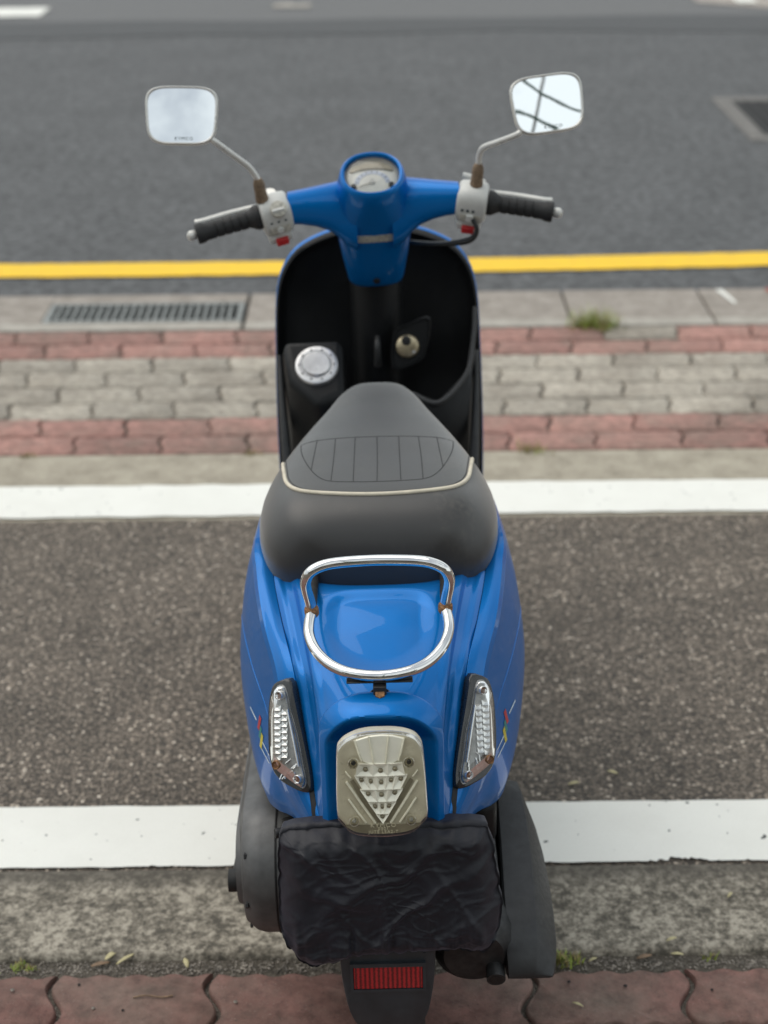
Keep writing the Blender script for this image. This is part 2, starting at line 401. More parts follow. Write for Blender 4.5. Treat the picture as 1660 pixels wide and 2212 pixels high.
# ================================================================== THE GROUND
def sheet(name, x0, x1, y0, y1, z, mat, nx=1, ny=1, wob=0):
    V = [(x0 + (x1 - x0) * i / nx, y0 + (y1 - y0) * j / ny, z + (wob * mnoise.noise((i * 1.3, j * 1.7, 5)) if wob else 0)) for j in range(ny + 1) for i in range(nx + 1)]
    return raw(name, V, grid(ny + 1, nx + 1), mat)
S = lambda o, l=None: tag(o, l, None, None, 'structure')
S(sheet('ground', -600, 600, -600, 600, -.06, 'far_asphalt'))
S(sheet('road', -200, 200, 5.222, 11.28, -.006, 'road_asphalt', 40, 6), 'grey asphalt road beyond the yellow line')
S(sheet('road', -200, 200, 11.28, 90, -.006, 'far_asphalt', 10, 6), 'paler far lane of the road')
# darker band where the two road surfaces meet
V = []
for i in range(161):
    x = -20 + i * .25; n1 = .16 * mnoise.noise((x * .6, 1, 0)); n2 = .16 * mnoise.noise((x * .7, 9, 0))
    V += [(x, 10.75 + n1, -.002), (x, 11.4 + n2, -.002)]
S(raw('road', V, [(2 * i, 2 * i + 2, 2 * i + 3, 2 * i + 1) for i in range(160)], 'seam_asphalt'), 'dark resurfaced band across the road')
S(sheet('parking_bay', -200, 200, 2.10, 3.62, 0, 'bay_asphalt', 20, 4), 'coarse brown asphalt of the motorcycle bay')
def slab(name, x0, x1, y0, y1, z0, z1, mat, parent=None, bevel=.006, nx=1):
    V, F = [], []
    for i in range(nx):
        a, b = x0 + (x1 - x0) * i / nx, x0 + (x1 - x0) * (i + 1) / nx
    V, F = box(x0, x1, y0, y1, z0, z1)
    return raw(name, V, F, mat, parent, bevel=bevel, smooth=True)
S(slab('kerb', -60, 60, 1.902, 2.117, -.12, .004, 'kerb_concrete', bevel=.012), 'mottled concrete kerb between white stripe and red pavers')
S(slab('concrete_strip', -60, 60, 3.45, 3.852, -.12, .001, 'strip_concrete', bevel=.004), 'beige concrete strip beyond the far white stripe')
# drain channel made of cast slabs
ch = S(sheet('drain_channel', -60, 60, 4.845, 5.225, -.03, 'pit_dark'), 'concrete drain channel between the pavers and the road')
for x0, x1, y0, y1, m in [(-30, -2.62, 4.925, 5.222, 'channel_concrete'), (-2.61, -1.128, 4.925, 5.222, 'channel_concrete'), (-1.128, -.462, 5.128, 5.222, 'channel_concrete'),
                          (-.452, .62, 4.925, 5.222, 'channel_concrete'), (.628, 1.09, 4.925, 5.224, 'channel_concrete'), (1.098, 2.6, 4.925, 5.224, 'channel_concrete'), (2.61, 30, 4.925, 5.224, 'channel_concrete'),
                          (-30, -2.62, 4.848, 4.921, 'pale_concrete'), (-2.61, -.462, 4.848, 4.921, 'pale_concrete'), (-.452, 1.09, 4.848, 4.921, 'pale_concrete'), (1.098, 30, 4.848, 4.921, 'pale_concrete')]:
    slab('channel_slab', x0, x1, y0, y1, -.05, .003 if m == 'channel_concrete' else .006, m, ch, bevel=.005)
# drain grate lying in the channel
gr = bpy.data.objects.new('drain_grate', None); COL.objects.link(gr); gr.location = (-.795, 5.02, 0)
tag(gr, 'long steel drain grate with cross bars set in the concrete channel', 'grate')
def gbox(name, x0, x1, y0, y1, z0, z1, mat='grate_metal', b=.002): return raw(name, *box(x0 + .795, x1 + .795, y0 - 5.02, y1 - 5.02, z0, z1), mat, gr, bevel=b)
gbox('frame', -1.125, -.466, 5.106, 5.124, -.03, .006); gbox('frame', -1.125, -.466, 4.927, 4.945, -.03, .006)
gbox('frame', -1.125, -1.105, 4.9455, 5.1055, -.03, .006); gbox('frame', -.486, -.466, 4.9455, 5.1055, -.03, .006)
for i in range(22): gbox('bar', -1.0935 + i * .0275, -1.0825 + i * .0275, 4.9455, 5.1055, -.025, .003)
# gully cover in the road on the right
gc = bpy.data.objects.new('gully_cover', None); COL.objects.link(gc); gc.location = (2.2, 8.0, 0)
tag(gc, 'square gully grate in a concrete frame set into the asphalt road', 'drain cover')
for x0, x1, y0, y1 in [(1.78, 2.66, 7.50, 7.60), (1.78, 2.66, 8.42, 8.52), (1.78, 1.87, 7.6002, 8.4198), (2.57, 2.66, 7.6002, 8.4198)]:
    raw('frame', *box(x0 - 2.2, x1 - 2.2, y0 - 8, y1 - 8, -.08, .004), 'gully_concrete', gc, bevel=.01)
raw('pit', *box(-.328, .368, -.398, .418, -.05, -.003), 'pit_dark', gc)
for i in range(11): raw('bar', *box(-.32 + i * .062, -.292 + i * .062, -.398, .418, -.0025, .003), 'grate_dark', gc, bevel=.003)
# pale corner of a traffic island across the road
S(raw('traffic_island', [(2.35, 12.0, .0), (2.9, 11.62, .0), (3.6, 11.4, .0), (40, 10.6, .0), (40, 20, .0), (2.3, 14, .0)], [(0, 1, 2, 3, 4, 5)], 'island_concrete'), 'pale concrete corner across the road')
raw('paint_mark', *box(2.63, 2.78, 11.92, 12.2, .004, .008), 'white_road_paint')['kind'] = 'structure'

# painted lines: sheets with chipped edges
def paint_line(name, x0, x1, ylo, yhi, z, mat, chip=.0, edge=.0015, step=.02, label=None):
    V = []; n = int((x1 - x0) / step)
    for i in range(n + 1):
        x = x0 + (x1 - x0) * i / n
        lo, hi = ylo(x), yhi(x)
        e = edge * mnoise.noise((x * 18, ylo(0), 0)); e2 = edge * mnoise.noise((x * 14, yhi(0), 3))
        if chip:
            c = mnoise.noise((x * 9, 4.2, ylo(0))) + .6 * mnoise.noise((x * 60, 1.2, 0)) + .6 * mnoise.noise((x * 170, 3.2, 0)); e += chip * max(0, c - .12)
        V += [(x, lo + e, z), (x, hi + e2, z)]
    return S(raw(name, V, [(2 * i, 2 * i + 2, 2 * i + 3, 2 * i + 1) for i in range(n)], mat), label)
paint_line('white_line', -9, 9, lambda x: 2.119, lambda x: 2.288, .004, 'white_road_paint', chip=.016, edge=.003, step=.005, label='broad white stripe beside the kerb on the near edge of the bay')
paint_line('white_line', -12, 12, lambda x: 3.462, lambda x: 3.645, .0055, 'white_road_paint', edge=.005, step=.01, label='broad white stripe on the far edge of the bay')
paint_line('yellow_line', -20, 20, lambda x: 5.452 + .024 * (x / 1.4) + .018 * min(abs(x) / 1.4, 1.4) ** 2, lambda x: 5.618 + .026 * (x / 1.4) + .02 * min(abs(x) / 1.4, 1.4) ** 2, .0, 'yellow_road_paint', edge=.006, step=.02, label='yellow line painted along the road edge')
paint_line('lane_dash', -6.5, -2.43, lambda x: 11.64, lambda x: 12.06, .002, 'white_road_paint', edge=.02, step=.05, label='white dash painted on the far lane')
paint_line('lane_dash', -.78, -.5, lambda x: 11.95, lambda x: 12.12, .002, 'pale_concrete', edge=.14, step=.05, label='worn pale remnant of a dash on the far lane')
S(raw('red_mark', [(1.325, 5.21, .0066), (1.37, 5.215, .0066), (1.375, 5.06, .0066), (1.355, 5.04, .0066)], [(0, 1, 2, 3)], 'red_paint_mark'), 'faded red paint stroke on the channel slab')
S(raw('white_mark', [(1.155, 5.20, .0066), (1.178, 5.205, .0066), (1.20, 5.06, .0066), (1.188, 5.05, .0066)], [(0, 1, 2, 3)], 'white_road_paint'), 'thin white paint stroke on the channel slab')

# wavy interlocking pavers
def paver_mesh(name, L, Wd, hi, mir=1, gap=.005, jit=0):
    k = 6 if hi else 3
    amp = .0042; A = .0125 if hi else .009; O = []
    nw = 4 * k
    hl, hw = L / 2, Wd / 2
    side = [(-1, 0), (-.55, -1.0), (0, 0), (.55, 1.0)] 
    def off(t): return A * mir * -math.sin(math.pi * t)                    # short edge, t in -1..1
    for i in range(nw): x = -hl + L * i / nw; O.append((x, -hw + amp * math.cos(2 * math.pi * 4 * i / nw)))
    ns = 10 if hi else 5
    for i in range(ns): t = -1 + 2 * i / ns; O.append((hl + off(t), -hw + amp + (2 * hw) * (t + 1) / 2))
    for i in range(nw): x = hl - L * i / nw; O.append((x, hw + amp * math.cos(2 * math.pi * 4 * (nw - i) / nw)))
    for i in range(ns): t = 1 - 2 * i / ns; O.append((-hl + off(t), hw + amp - (2 * hw) * (1 - t) / 2))
    O = np.array(O); n = len(O)
    r1 = O * np.array([1 - gap / L, 1 - gap / Wd]); r2 = O * np.array([1 - (gap + .006) / L, 1 - (gap + .006) / Wd])
    V = [(a, b, -.035) for a, b in r1] + [(a, b, -.0035) for a, b in r1] + [(a, b, 0) for a, b in r2]
    F = [(j * n + i, j * n + (i + 1) % n, (j + 1) * n + (i + 1) % n, (j + 1) * n + i) for j in range(2) for i in range(n)] + [tuple(range(2 * n, 3 * n))]
    me = bpy.data.meshes.new(name); me.from_pydata(V, [], F); me.update()
    me.polygons.foreach_set('use_smooth', [True] * len(me.polygons)); me.set_sharp_from_angle(angle=math.radians(50))
    return me
pv = S(sheet('pavement', -60, 60, 3.85, 4.848, -.011, 'joint_sand'), 'strip of red and grey wavy pavers between bay and road')
pn = S(sheet('pavement', -60, 60, -25, 1.875, -.012, 'joint_sand'), 'red wavy pavers under the scooter tail')
S(sheet('soil_strip', -60, 60, 1.86, 1.906, -.009, 'soil', 400, 1, .004), 'soil filled gap between kerb and red pavers')
LP, WP = .2375, .1237
ms = {}
for m in ('paver_red', 'paver_grey', 'paver_red_near'):
    for mir in (1, -1):
        hi = m.endswith('near')
        ms[m, mir] = paver_mesh('paver', LP if not hi else .2405, WP if not hi else .1205, hi, mir, .0085 if hi else .008); ms[m, mir].materials.append(M[m])
joints = [-.471, -.589, -.71, -.596, -.48, -.60, -.484, -.607]
for r in range(8):
    m = 'paver_red' if r in (0, 1, 6, 7) else 'paver_grey'
    y = 4.8475 - WP * (r + .5)
    for i in range(-11, 17):
        x = joints[r] + LP * (i + .5) + rng.uniform(-.002, .002)
        if abs(x) > 3.1: continue
        mm = 'paver_grey' if (r == 0 and i == 5) else m
        o = bpy.data.objects.new('paver', ms[mm, 1 if x < .1 else -1]); COL.objects.link(o); o.parent = pv
        o.location = (x, y + rng.uniform(-.001, .001), rng.uniform(-.0025, .0015)); o.rotation_euler = (rng.uniform(-.006, .006), rng.uniform(-.006, .006), rng.uniform(-.006, .006))
for r in range(9):
    y = 1.8665 - .1205 * (r + .5)
    for i in range(-9, 11):
        x = (-.268 if r % 2 == 0 else -.148) + .2405 * (i + .5)
        if abs(x) > 2.0: continue
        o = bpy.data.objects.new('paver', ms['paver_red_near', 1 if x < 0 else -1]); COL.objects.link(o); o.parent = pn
        o.location = (x, y + rng.uniform(-.001, .001), rng.uniform(-.0015, .001)); o.rotation_euler = (rng.uniform(-.005, .005), rng.uniform(-.004, .004), rng.uniform(-.004, .004))
# loose grit in the soil gap and in the near joints
icoV = [(0, 0, 1), (.9, 0, .3), (.28, .85, .3), (-.72, .53, .3), (-.72, -.53, .3), (.28, -.85, .3), (0, 0, -.6)]
icoF = [(0, 1, 2), (0, 2, 3), (0, 3, 4), (0, 4, 5), (0, 5, 1), (6, 2, 1), (6, 3, 2), (6, 4, 3), (6, 5, 4), (6, 1, 5)]
V, F = [], []
for i in range(5200):
    if i < 3600: x, y, s, z = rng.uniform(-1.0, 1.0), rng.gauss(1.884, .009), rng.uniform(.0008, .0028), -.008
    else:
        x, y, s, z = rng.uniform(-.9, .9), rng.choice([1.8665 - .1205, 1.8665 - .241]) + rng.gauss(0, .003), rng.uniform(.0006, .0018), -.011
        if i > 4300: x = -.268 + .2405 * rng.randint(-3, 4) + rng.gauss(0, .004); y = rng.uniform(1.75, 1.866); x += (.0125 if x < 0 else -.0125) * math.sin(math.pi * ((y - 1.806) / .06)) * -1
    a = rng.uniform(0, 6.28); ca, sa = math.cos(a), math.sin(a); q = rng.uniform(.6, 1.3); n = len(V)
    V += [(x + s * (p[0] * ca - p[1] * sa), y + s * q * (p[0] * sa + p[1] * ca), z + s * p[2] * .8) for p in icoV]; F += [tuple(j + n for j in f) for f in icoF]
tag(raw('grit', V, F, 'pebble', smooth=False), 'loose grit and crumbs of stone in the soil gap along the kerb', 'grit', None, 'stuff')

# weeds
def weed(name, x, y, n, h, spread, mats, label, group='weeds growing in the paving gaps'):
    V, F = [], []
    for i in range(n):
        a = rng.uniform(0, 6.28); l = h * rng.uniform(.45, 1.1); w = rng.uniform(.0012, .0026); lean = rng.uniform(.15, 1.0)
        bx, by = rng.gauss(0, spread * .45), rng.gauss(0, spread * .25); ca, sa = math.cos(a), math.sin(a); k = len(V)
        for s in range(4):
            f = s / 3; r = l * lean * f * f; zz = l * f * (1 - .35 * lean * f); ww = w * (1 - f * .9)
            V += [(bx + ca * r - sa * ww, by + sa * r + ca * ww, zz), (bx + ca * r + sa * ww, by + sa * r - ca * ww, zz)]
        F += [(k + 2 * s, k + 2 * s + 2, k + 2 * s + 3, k + 2 * s + 1) for s in range(3)]
    o = raw(name, V, F, mats[0]); o.data.materials.append(M[mats[1]]); o.location = (x, y, -.004)
    for p in o.data.polygons: p.material_index = 1 if (p.index // 3) % 3 == 0 else 0
    return tag(o, label, 'weed', group)
weed('weed', .69, 4.845, 260, .080, .085, ('grass', 'dry_grass'), 'largest green weed tuft growing at the channel edge beside the red pavers')
weed('weed', .40, 3.842, 60, .04, .05, ('dry_grass', 'grass'), 'small yellowish weed between red pavers and beige strip, right of the seat')
weed('weed', -.955, 3.842, 40, .022, .025, ('dry_grass', 'dry_grass'), 'tiny dry weed at the red paver edge in line with the drain grate')
weed('weed', -.355, 3.844, 40, .022, .02, ('dry_grass', 'dry_grass'), 'tiny dry weed at the red paver edge close beside the scooter')
weed('weed', .272, 1.886, 80, .019, .03, ('grass', 'dry_grass'), 'mossy green weed in the soil gap by the black exhaust guard')
weed('weed', .50, 1.889, 14, .016, .014, ('grass', 'dry_grass'), 'sprig of weed in the soil gap among the straw coloured leaves')
weed('weed', -.565, 1.884, 50, .010, .028, ('grass', 'dry_grass'), 'low mossy weed in the soil gap far from the exhaust')
# fallen leaves and a twig
def leaf(x, y, z, a, l, w, mat, label):
    V, F = [], []
    for s in range(7):
        f = s / 6; ww = w * math.sin(math.pi * min(.98, .06 + f * .92)) ** .8; zz = .0022 * math.sin(f * 3.1) + .0008
        V += [((f - .5) * l, -ww, zz + .0008), ((f - .5) * l, 0, zz), ((f - .5) * l, ww, zz + .0008)]
    for s in range(6): F += [(3 * s, 3 * s + 3, 3 * s + 4, 3 * s + 1), (3 * s + 1, 3 * s + 4, 3 * s + 5, 3 * s + 2)]
    o = raw('fallen_leaf', V, F, mat, solid=.0004); o.location = (x, y, z); o.rotation_euler = (0, 0, a)
    return tag(o, label, 'leaf', 'fallen leaves')
for a in [(.415, 2.375, .003, -.5, .020, .0035, 'leaf_straw', 'pale yellow narrow leaf on the bay asphalt, further from the exhaust guard'),
          (.34, 2.342, .003, .3, .022, .0035, 'leaf_straw', 'pale yellow narrow leaf on the bay asphalt, nearer the exhaust guard'),
          (.559, 2.023, .009, .9, .016, .0025, 'leaf_straw', 'single straw leaf lying in the middle of the kerb'),
          (.446, 1.919, .009, .4, .019, .003, 'leaf_straw', 'straw leaf on the kerb edge above the soil gap'),
          (.452, 1.897, -.002, -.1, .020, .003, 'leaf_straw', 'straw leaf in the soil gap beside a sprig of weed'),
          (.319, 1.889, -.004, .5, .016, .0025, 'leaf_straw', 'straw leaf in the soil gap next to the mossy weed by the exhaust'),
          (.40, 1.892, -.002, .3, .026, .004, 'leaf_brown', 'curled brown leaf in the soil gap'),
          (.283, 1.786, .002, -.5, .018, .0022, 'leaf_straw', 'straw leaf lying on a red paver'),
          (-.436, 1.905, .0, .9, .024, .0045, 'leaf_straw', 'broad straw leaf leaning on the kerb edge'),
          (-.412, 1.897, .0, .75, .034, .003, 'leaf_straw', 'long slender straw leaf beside a broader one in the soil gap'),
          (-.316, 1.887, .0, 1.9, .022, .004, 'leaf_straw', 'upright straw leaf at the tip of a grass stalk in the soil gap'),
          (-.45, 1.889, -.003, .3, .03, .004, 'leaf_brown', 'brown shrivelled leaf in the soil gap under two straw leaves')]: leaf(*a)
tw = raw('twig', *tube(smooth_path([(-.03, 0, .002), (-.01, .002, .004), (.012, -.001, .003), (.03, .003, .002)], 4), .0012, 6), 'leaf_brown'); tw.location = (-.358, 1.811, .001)
tag(tw, 'thin brown twig lying on a red paver', 'twig')
for i, (x, y, s) in enumerate([(-.445, 1.79, .0035), (-.40, 1.785, .003), (-.475, 1.84, .003), (-.232, 1.80, .004), (.275, 1.835, .0035), (.36, 1.825, .004), (-.575, 1.83, .004), (.49, 1.815, .003)]):
    V = [(p[0] * s, p[1] * s, p[2] * s * .7) for p in icoV]; o = raw('pebble', V, icoF, 'pit_dark' if i % 3 else 'pebble', smooth=False); o.location = (x, y, .002)
    tag(o, 'small dark pebble lying on a near red paver' if i % 3 else 'small pale pebble lying on a near red paver', 'pebble', 'dark pebbles on the pavers' if i % 3 else 'pale pebbles on the pavers')

# ================================================================== THE SCOOTER
OY = 2.10
root = bpy.data.objects.new('scooter', None); COL.objects.link(root)
root.location = (.005, OY, 0); root.rotation_euler = (0, -.018, 0)
tag(root, 'blue motor scooter with black seat, chrome grab rail and cloth covered plate', 'scooter')
def sc(name, VF, mat, parent=None, xf=None, **kw):
    V, F = VF
    if xf: V = [xf(p) for p in V]
    V = [(p[0], p[1] - OY, p[2]) for p in V]
    return raw(name, V, F, mat, parent or root, **kw)
def flipx(VF): V, F = VF; return [(-p[0], p[1], p[2]) for p in V], [tuple(f[::-1]) for f in F]

# ---- side panels -------------------------------------------------
ST = [
 [(.085,2.42,.60),(.095,2.42,.605),(.105,2.42,.60),(.11,2.42,.592),(.125,2.42,.55),(.135,2.42,.48),(.132,2.42,.42),(.125,2.42,.38)],
 [(.135,2.22,.67),(.147,2.22,.674),(.158,2.22,.672),(.163,2.22,.664),(.180,2.22,.61),(.190,2.22,.53),(.187,2.22,.45),(.178,2.22,.41)],
 [(.151,1.98,.690),(.163,1.985,.696),(.1745,1.99,.698),(.1785,1.993,.691),(.195,2.01,.62),(.2045,2.01,.53),(.200,2.0,.46),(.190,2.0,.42)],
 [(.146,1.90,.681),(.158,1.905,.686),(.170,1.91,.686),(.1745,1.913,.678),(.192,1.925,.61),(.2035,1.925,.53),(.200,1.92,.46),(.190,1.92,.42)],
 [(.130,1.80,.666),(.143,1.805,.668),(.1555,1.81,.663),(.1600,1.813,.654),(.176,1.83,.59),(.1865,1.83,.52),(.186,1.825,.455),(.177,1.82,.42)],
 [(.1115,1.706,.650),(.122,1.711,.646),(.1335,1.717,.636),(.1380,1.722,.626),(.153,1.74,.57),(.166,1.75,.51),(.168,1.748,.455),(.160,1.745,.42)],
 [(.099,1.66,.585),(.112,1.665,.583),(.125,1.672,.578),(.133,1.68,.57),(.143,1.692,.545),(.150,1.705,.50),(.150,1.705,.455),(.143,1.705,.43)],
 [(.088,1.62,.525),(.102,1.628,.525),(.113,1.638,.522),(.120,1.648,.515),(.125,1.658,.50),(.127,1.668,.48),(.125,1.668,.46),(.120,1.668,.445)],
 [(.0815,1.592,.50),(.087,1.597,.495),(.092,1.602,.49),(.096,1.608,.485),(.099,1.614,.478),(.100,1.618,.47),(.100,1.620,.46),(.098,1.622,.452)]]
ST = [[q[0], q[1], tuple(np.array(q[2]) * .82 + np.array(q[1]) * .18), q[2], q[3], tuple(np.array(q[3]) * .86 + np.array(q[4]) * .14)] + q[4:] for q in [list(map(tuple, r)) for r in ST]]
ST = np.array(ST)
def side_pt(u, v):
    def sec(c):                                  # flat shoulder, crisp edge, rounded flank
        if v <= 3: return cr(c[:4], v)
        if v >= 4: return cr(c[4:], v - 4)
        return c[3] * (4 - v) + c[4] * (v - 3)
    return cr([sec(ST[i]) for i in range(len(ST))], u)
def side_n(u, v):
    e = 1e-3; a = side_pt(u + e, v) - side_pt(u - e, v); b = side_pt(u, v + e) - side_pt(u, v - e); n = np.cross(a, b); n = unit(n)
    return n if n[0] > 0 else -n
NU, NV = 97, 100
SG = [side_pt(8 * i / (NU - 1), 9 * j / (NV - 1)) for i in range(NU) for j in range(NV)]
SF = grid(NU, NV)
for sgn in (-1, 1):
    VF = (SG, [f[::-1] for f in SF])
    if sgn < 0: VF = flipx(VF)
    sp = sc('side_panel', VF, 'blue_paint', solid=.003 if sgn > 0 else .003)
    # pin stripes and coloured flag decal
    def strip(u0, u1, v0, v1, w, mat, name='decal', n=24, off=.0007):
        V = []
        for i in range(n + 1):
            f = i / n; u = u0 + (u1 - u0) * f; v = v0 + (v1 - v0) * f
            for k in (-1, 1):
                q = side_pt(u, v + k * w); V.append(q + side_n(u, v + k * w) * off)
        VF = (V, [(2 * i, 2 * i + 1, 2 * i + 3, 2 * i + 2) for i in range(n)])
        if sgn < 0: VF = flipx(VF)
        sc(name, VF, mat, sp)
    strip(5.95, 5.28, 6.62, 6.78, .024, 'decal_white', 'pin_stripe'); strip(6.0, 5.28, 6.86, 6.98, .024, 'decal_white', 'pin_stripe')
    strip(5.26, 5.08, 6.82, 6.86, .20, 'decal_yellow'); strip(5.07, 4.94, 6.72, 6.76, .15, 'decal_green'); strip(4.93, 4.80, 6.60, 6.64, .17, 'decal_red')
    strip(4.70, 4.25, 6.72, 6.86, .022, 'decal_white', 'pin_stripe')
    # a long crease low relief along the flank
    V = []
    for i in range(41):
        u = 2.0 + 3.2 * i / 40; v = 6.0 + .9 * (1 - ((u - 2.0) / 3.2)) ** 1.5 * .6
        q = side_pt(u, v) + side_n(u, v) * .0; V.append(q)
    VF = tube(V, [.0003 + .0005 * math.sin(math.pi * i / 40) for i in range(41)], 8)
    sc('crease', flipx(VF) if sgn < 0 else VF, 'blue_paint', sp)

# ---- central tail cover ------------------------------------------
RW = np.array([
 (1.885,.668,.152,1.95,.684),(1.808,.706,.140,1.86,.676),(1.725,.692,.1225,1.765,.660),(1.65,.677,.1105,1.706,.650),
 (1.602,.668,.1035,1.680,.612),(1.562,.655,.097,1.655,.577),(1.548,.602,.0905,1.632,.542),(1.540,.548,.084,1.602,.508),(1.536,.512,.0805,1.588,.488)])
def tail_base(u, v):
    cy, cz, ex, ey, ez = cr(RW, v); a = abs(u)
    return np.array([u * ex, ey + (cy - ey) * (1 - a ** 2.6), ez + (cz - ez) * (1 - a ** 2.8)])
def tail_disp(u, v, x):
    a = abs(u); ax = abs(x); d = 0.0
    d -= .0045 * ss(.78, .84, a) * (1 - ss(.90, .96, a)) * (1 - ss(5.2, 6.2, v))
    d += .0018 * ss(.66, .74, a) * (1 - ss(.76, .80, a)) * (1 - ss(5.0, 6.0, v))
    lim = 3.15 - .9 * (ax / .074) ** 2
    d -= .0085 * (1 - ss(.050, .082, ax)) * ss(.98 + .3 * (ax / .074) ** 4, 1.22 + .5 * (ax / .074) ** 4, v) * (1 - ss(lim - .6, lim + .2, v))
    vh = 3.72 + .8 * (ax / .066) ** 3
    d += .013 * (1 - ss(.0640, .0710, ax)) * ss(vh, vh + .36, v)
    vr = 4.86 + .35 * (ax / .054) ** 4
    d -= .030 * (1 - ss(.0520, .0580, ax)) * ss(vr - .04, vr + .14, v)
    return d
def tail_pt(u, v):
    p = tail_base(u, v); e = .01
    n = unit(np.cross(tail_base(u, min(v + e, 8)) - tail_base(u, max(v - e, 0)), tail_base(u + e, v) - tail_base(u - e, v)))
    if n[1] - n[2] > 0: n = -n
    return p + n * tail_disp(u, v, p[0])
nu, nv = 221, 241
TV = [tail_pt(-1 + 2 * j / (nu - 1), 8 * i / (nv - 1)) for i in range(nv) for j in range(nu)]
tail = sc('tail_cover', (TV, grid(nv, nu)), 'blue_paint', angle=60)
# seam gap strips: dark backing behind the panel joints
inner = sc('inner_frame', join(box(-.125, .125, 1.73, 2.30, .36, .625), box(-.075, .075, 1.62, 1.74, .40, .56)), 'black_plastic', bevel=.02)
for sgn in (-1, 1):
    V = []
    for i in range(41):
        v = 7.8 * i / 40; cy, cz, ex, ey, ez = cr(RW, v)
        V.append((sgn * (ex + .001), ey + .004, ez - .007))
    sc('panel_gap', tube(V, .0065, 8), 'dark_hole', tail)
# lock notch under the rail and hood bolt
sc('rail_plug', lathe([(0, .0135), (.006, .0135), (.0075, .0115), (.004, .0095), (.004, .001)], (0, 1.600, .669), (0, -.25, .97), 24, up=(1, 0, 0)), 'signal_bezel', tail)

# ---- tail light ----------------------------------------------------
dn = unit((0, -.031, -.125)); nrm = unit((0, -.125, .031))
TLF = Frame((0, 1.538, .666), (1, 0, 0), dn, nrm)
def z8(X, Y): return ((X - 843) / 11103., (Y - 215) / 10890.)
TLO = [z8(*q) for q in [(265,460),(300,390),(360,330),(450,280),(560,240),(700,218),(850,215),(1000,218),(1150,240),(1270,285),(1340,350),(1385,450),(1410,700),(1425,1000),(1435,1300),(1425,1380),(1370,1440),(1310,1510),(1220,1570),(1080,1602),(850,1620),(620,1605),(480,1580),(400,1540),(330,1460),(262,1380),(247,1300),(245,1000),(255,700)]]
TLS = smooth_outline(TLO, 3)
light = sc('tail_light', dome(TLS, TLF, [(1.0, -.012), (1.0, .0030), (.985, .0050), (.955, .0058), (.90, .0056), (.80, .0052), (.5, .0050)]), 'tail_reflector', angle=50)
sc('lens', dome(TLS, TLF, [(1.003, .003), (1.0, .012), (.985, .0165), (.95, .0195), (.8, .022), (.4, .0235)]), 'tail_lens', light, angle=80)
H0 = .0062
# smooth bright fan at the top with four ribs
sc('fan_reflector', prism([z8(*q) for q in [(510,320),(690,268),(850,255),(1000,265),(1160,310),(1110,520),(1075,600),(960,655),(850,670),(740,660),(600,610),(560,520)]], TLF, .004, H0 + .0022), 'tail_cell', light, bevel=.0012)
for a, b in [((500, 315), (585, 600)), ((690, 265), (745, 640)), ((945, 262), (900, 645)), ((1150, 300), (1070, 600))]:
    (x0, y0), (x1, y1) = z8(*a), z8(*b); sc('rib', tube([TLF(x0, y0, H0 + .003), TLF((x0 + x1) / 2, (y0 + y1) / 2, H0 + .004), TLF(x1, y1, H0 + .003)], .0011, 6), 'tail_rib', light)
# faceted cells with an LED each
rows = [([(635,715),(830,735),(1020,715)], 628, 792, (530, 1120)), ([(575,855),(695,875),(835,890),(970,865),(1095,850)], 796, 975, (490, 1180)), ([(660,1045),(835,1060),(1010,1035)], 982, 1140, (555, 1115)),
        ([(745,1220),(840,1225),(930,1215)], 1150, 1305, (655, 1025)), ([(838,1360)], 1312, 1440, (755, 930))]
for leds, y0, y1, (xa, xb) in rows:
    cuts = [xa] + [(leds[i][0] + leds[i + 1][0]) / 2 for i in range(len(leds) - 1)] + [xb]
    slope = lambda x, yy: x + ((845 - x) * max(0, (yy - y0)) / (1440 - y0 + 1e-6)) if y0 > 790 else x
    for i, (lx, ly) in enumerate(leds):
        c0, c1 = cuts[i], cuts[i + 1]
        b0 = (slope(c0, y1), y1); b1 = (slope(c1, y1), y1) if y0 < 1300 else (846, y1)
        if y0 >= 1300: b0 = (842, y1)
        if y0 < 700: b0, b1 = (c0 - (28 if i == 0 else 0), y1), (c1 + (28 if i == 2 else 0), y1)
        sag = lambda x: 26 * (1 - ((x - 840) / 340) ** 2)
        q = [(c0, y0 + sag(c0) * .4), (c1, y0 + sag(c1) * .4), (b1[0], b1[1] + sag(b1[0]) * .4), (b0[0], b0[1] + sag(b0[0]) * .4)]
        V = [TLF(*z8(*p), H0 + .0042) for p in q] + [TLF(*z8(lx, ly), H0 - .0012)] + [TLF(*z8(*p), H0 - .004) for p in q]
        sc('reflector_cell', (V, [(0, 1, 4), (1, 2, 4), (2, 3, 4), (3, 0, 4), (0, 5, 6, 1), (1, 6, 7, 2), (2, 7, 8, 3), (3, 8, 5, 0)]), 'tail_cell', light, smooth=False)
        sc('led', lathe([(-.004, .0031), (.002, .0031), (.0034, .0022), (.0038, .0006)], TLF(*z8(lx, ly), H0 - .001), TLF.n + TLF.v * .5, 10), 'tail_dark', light)
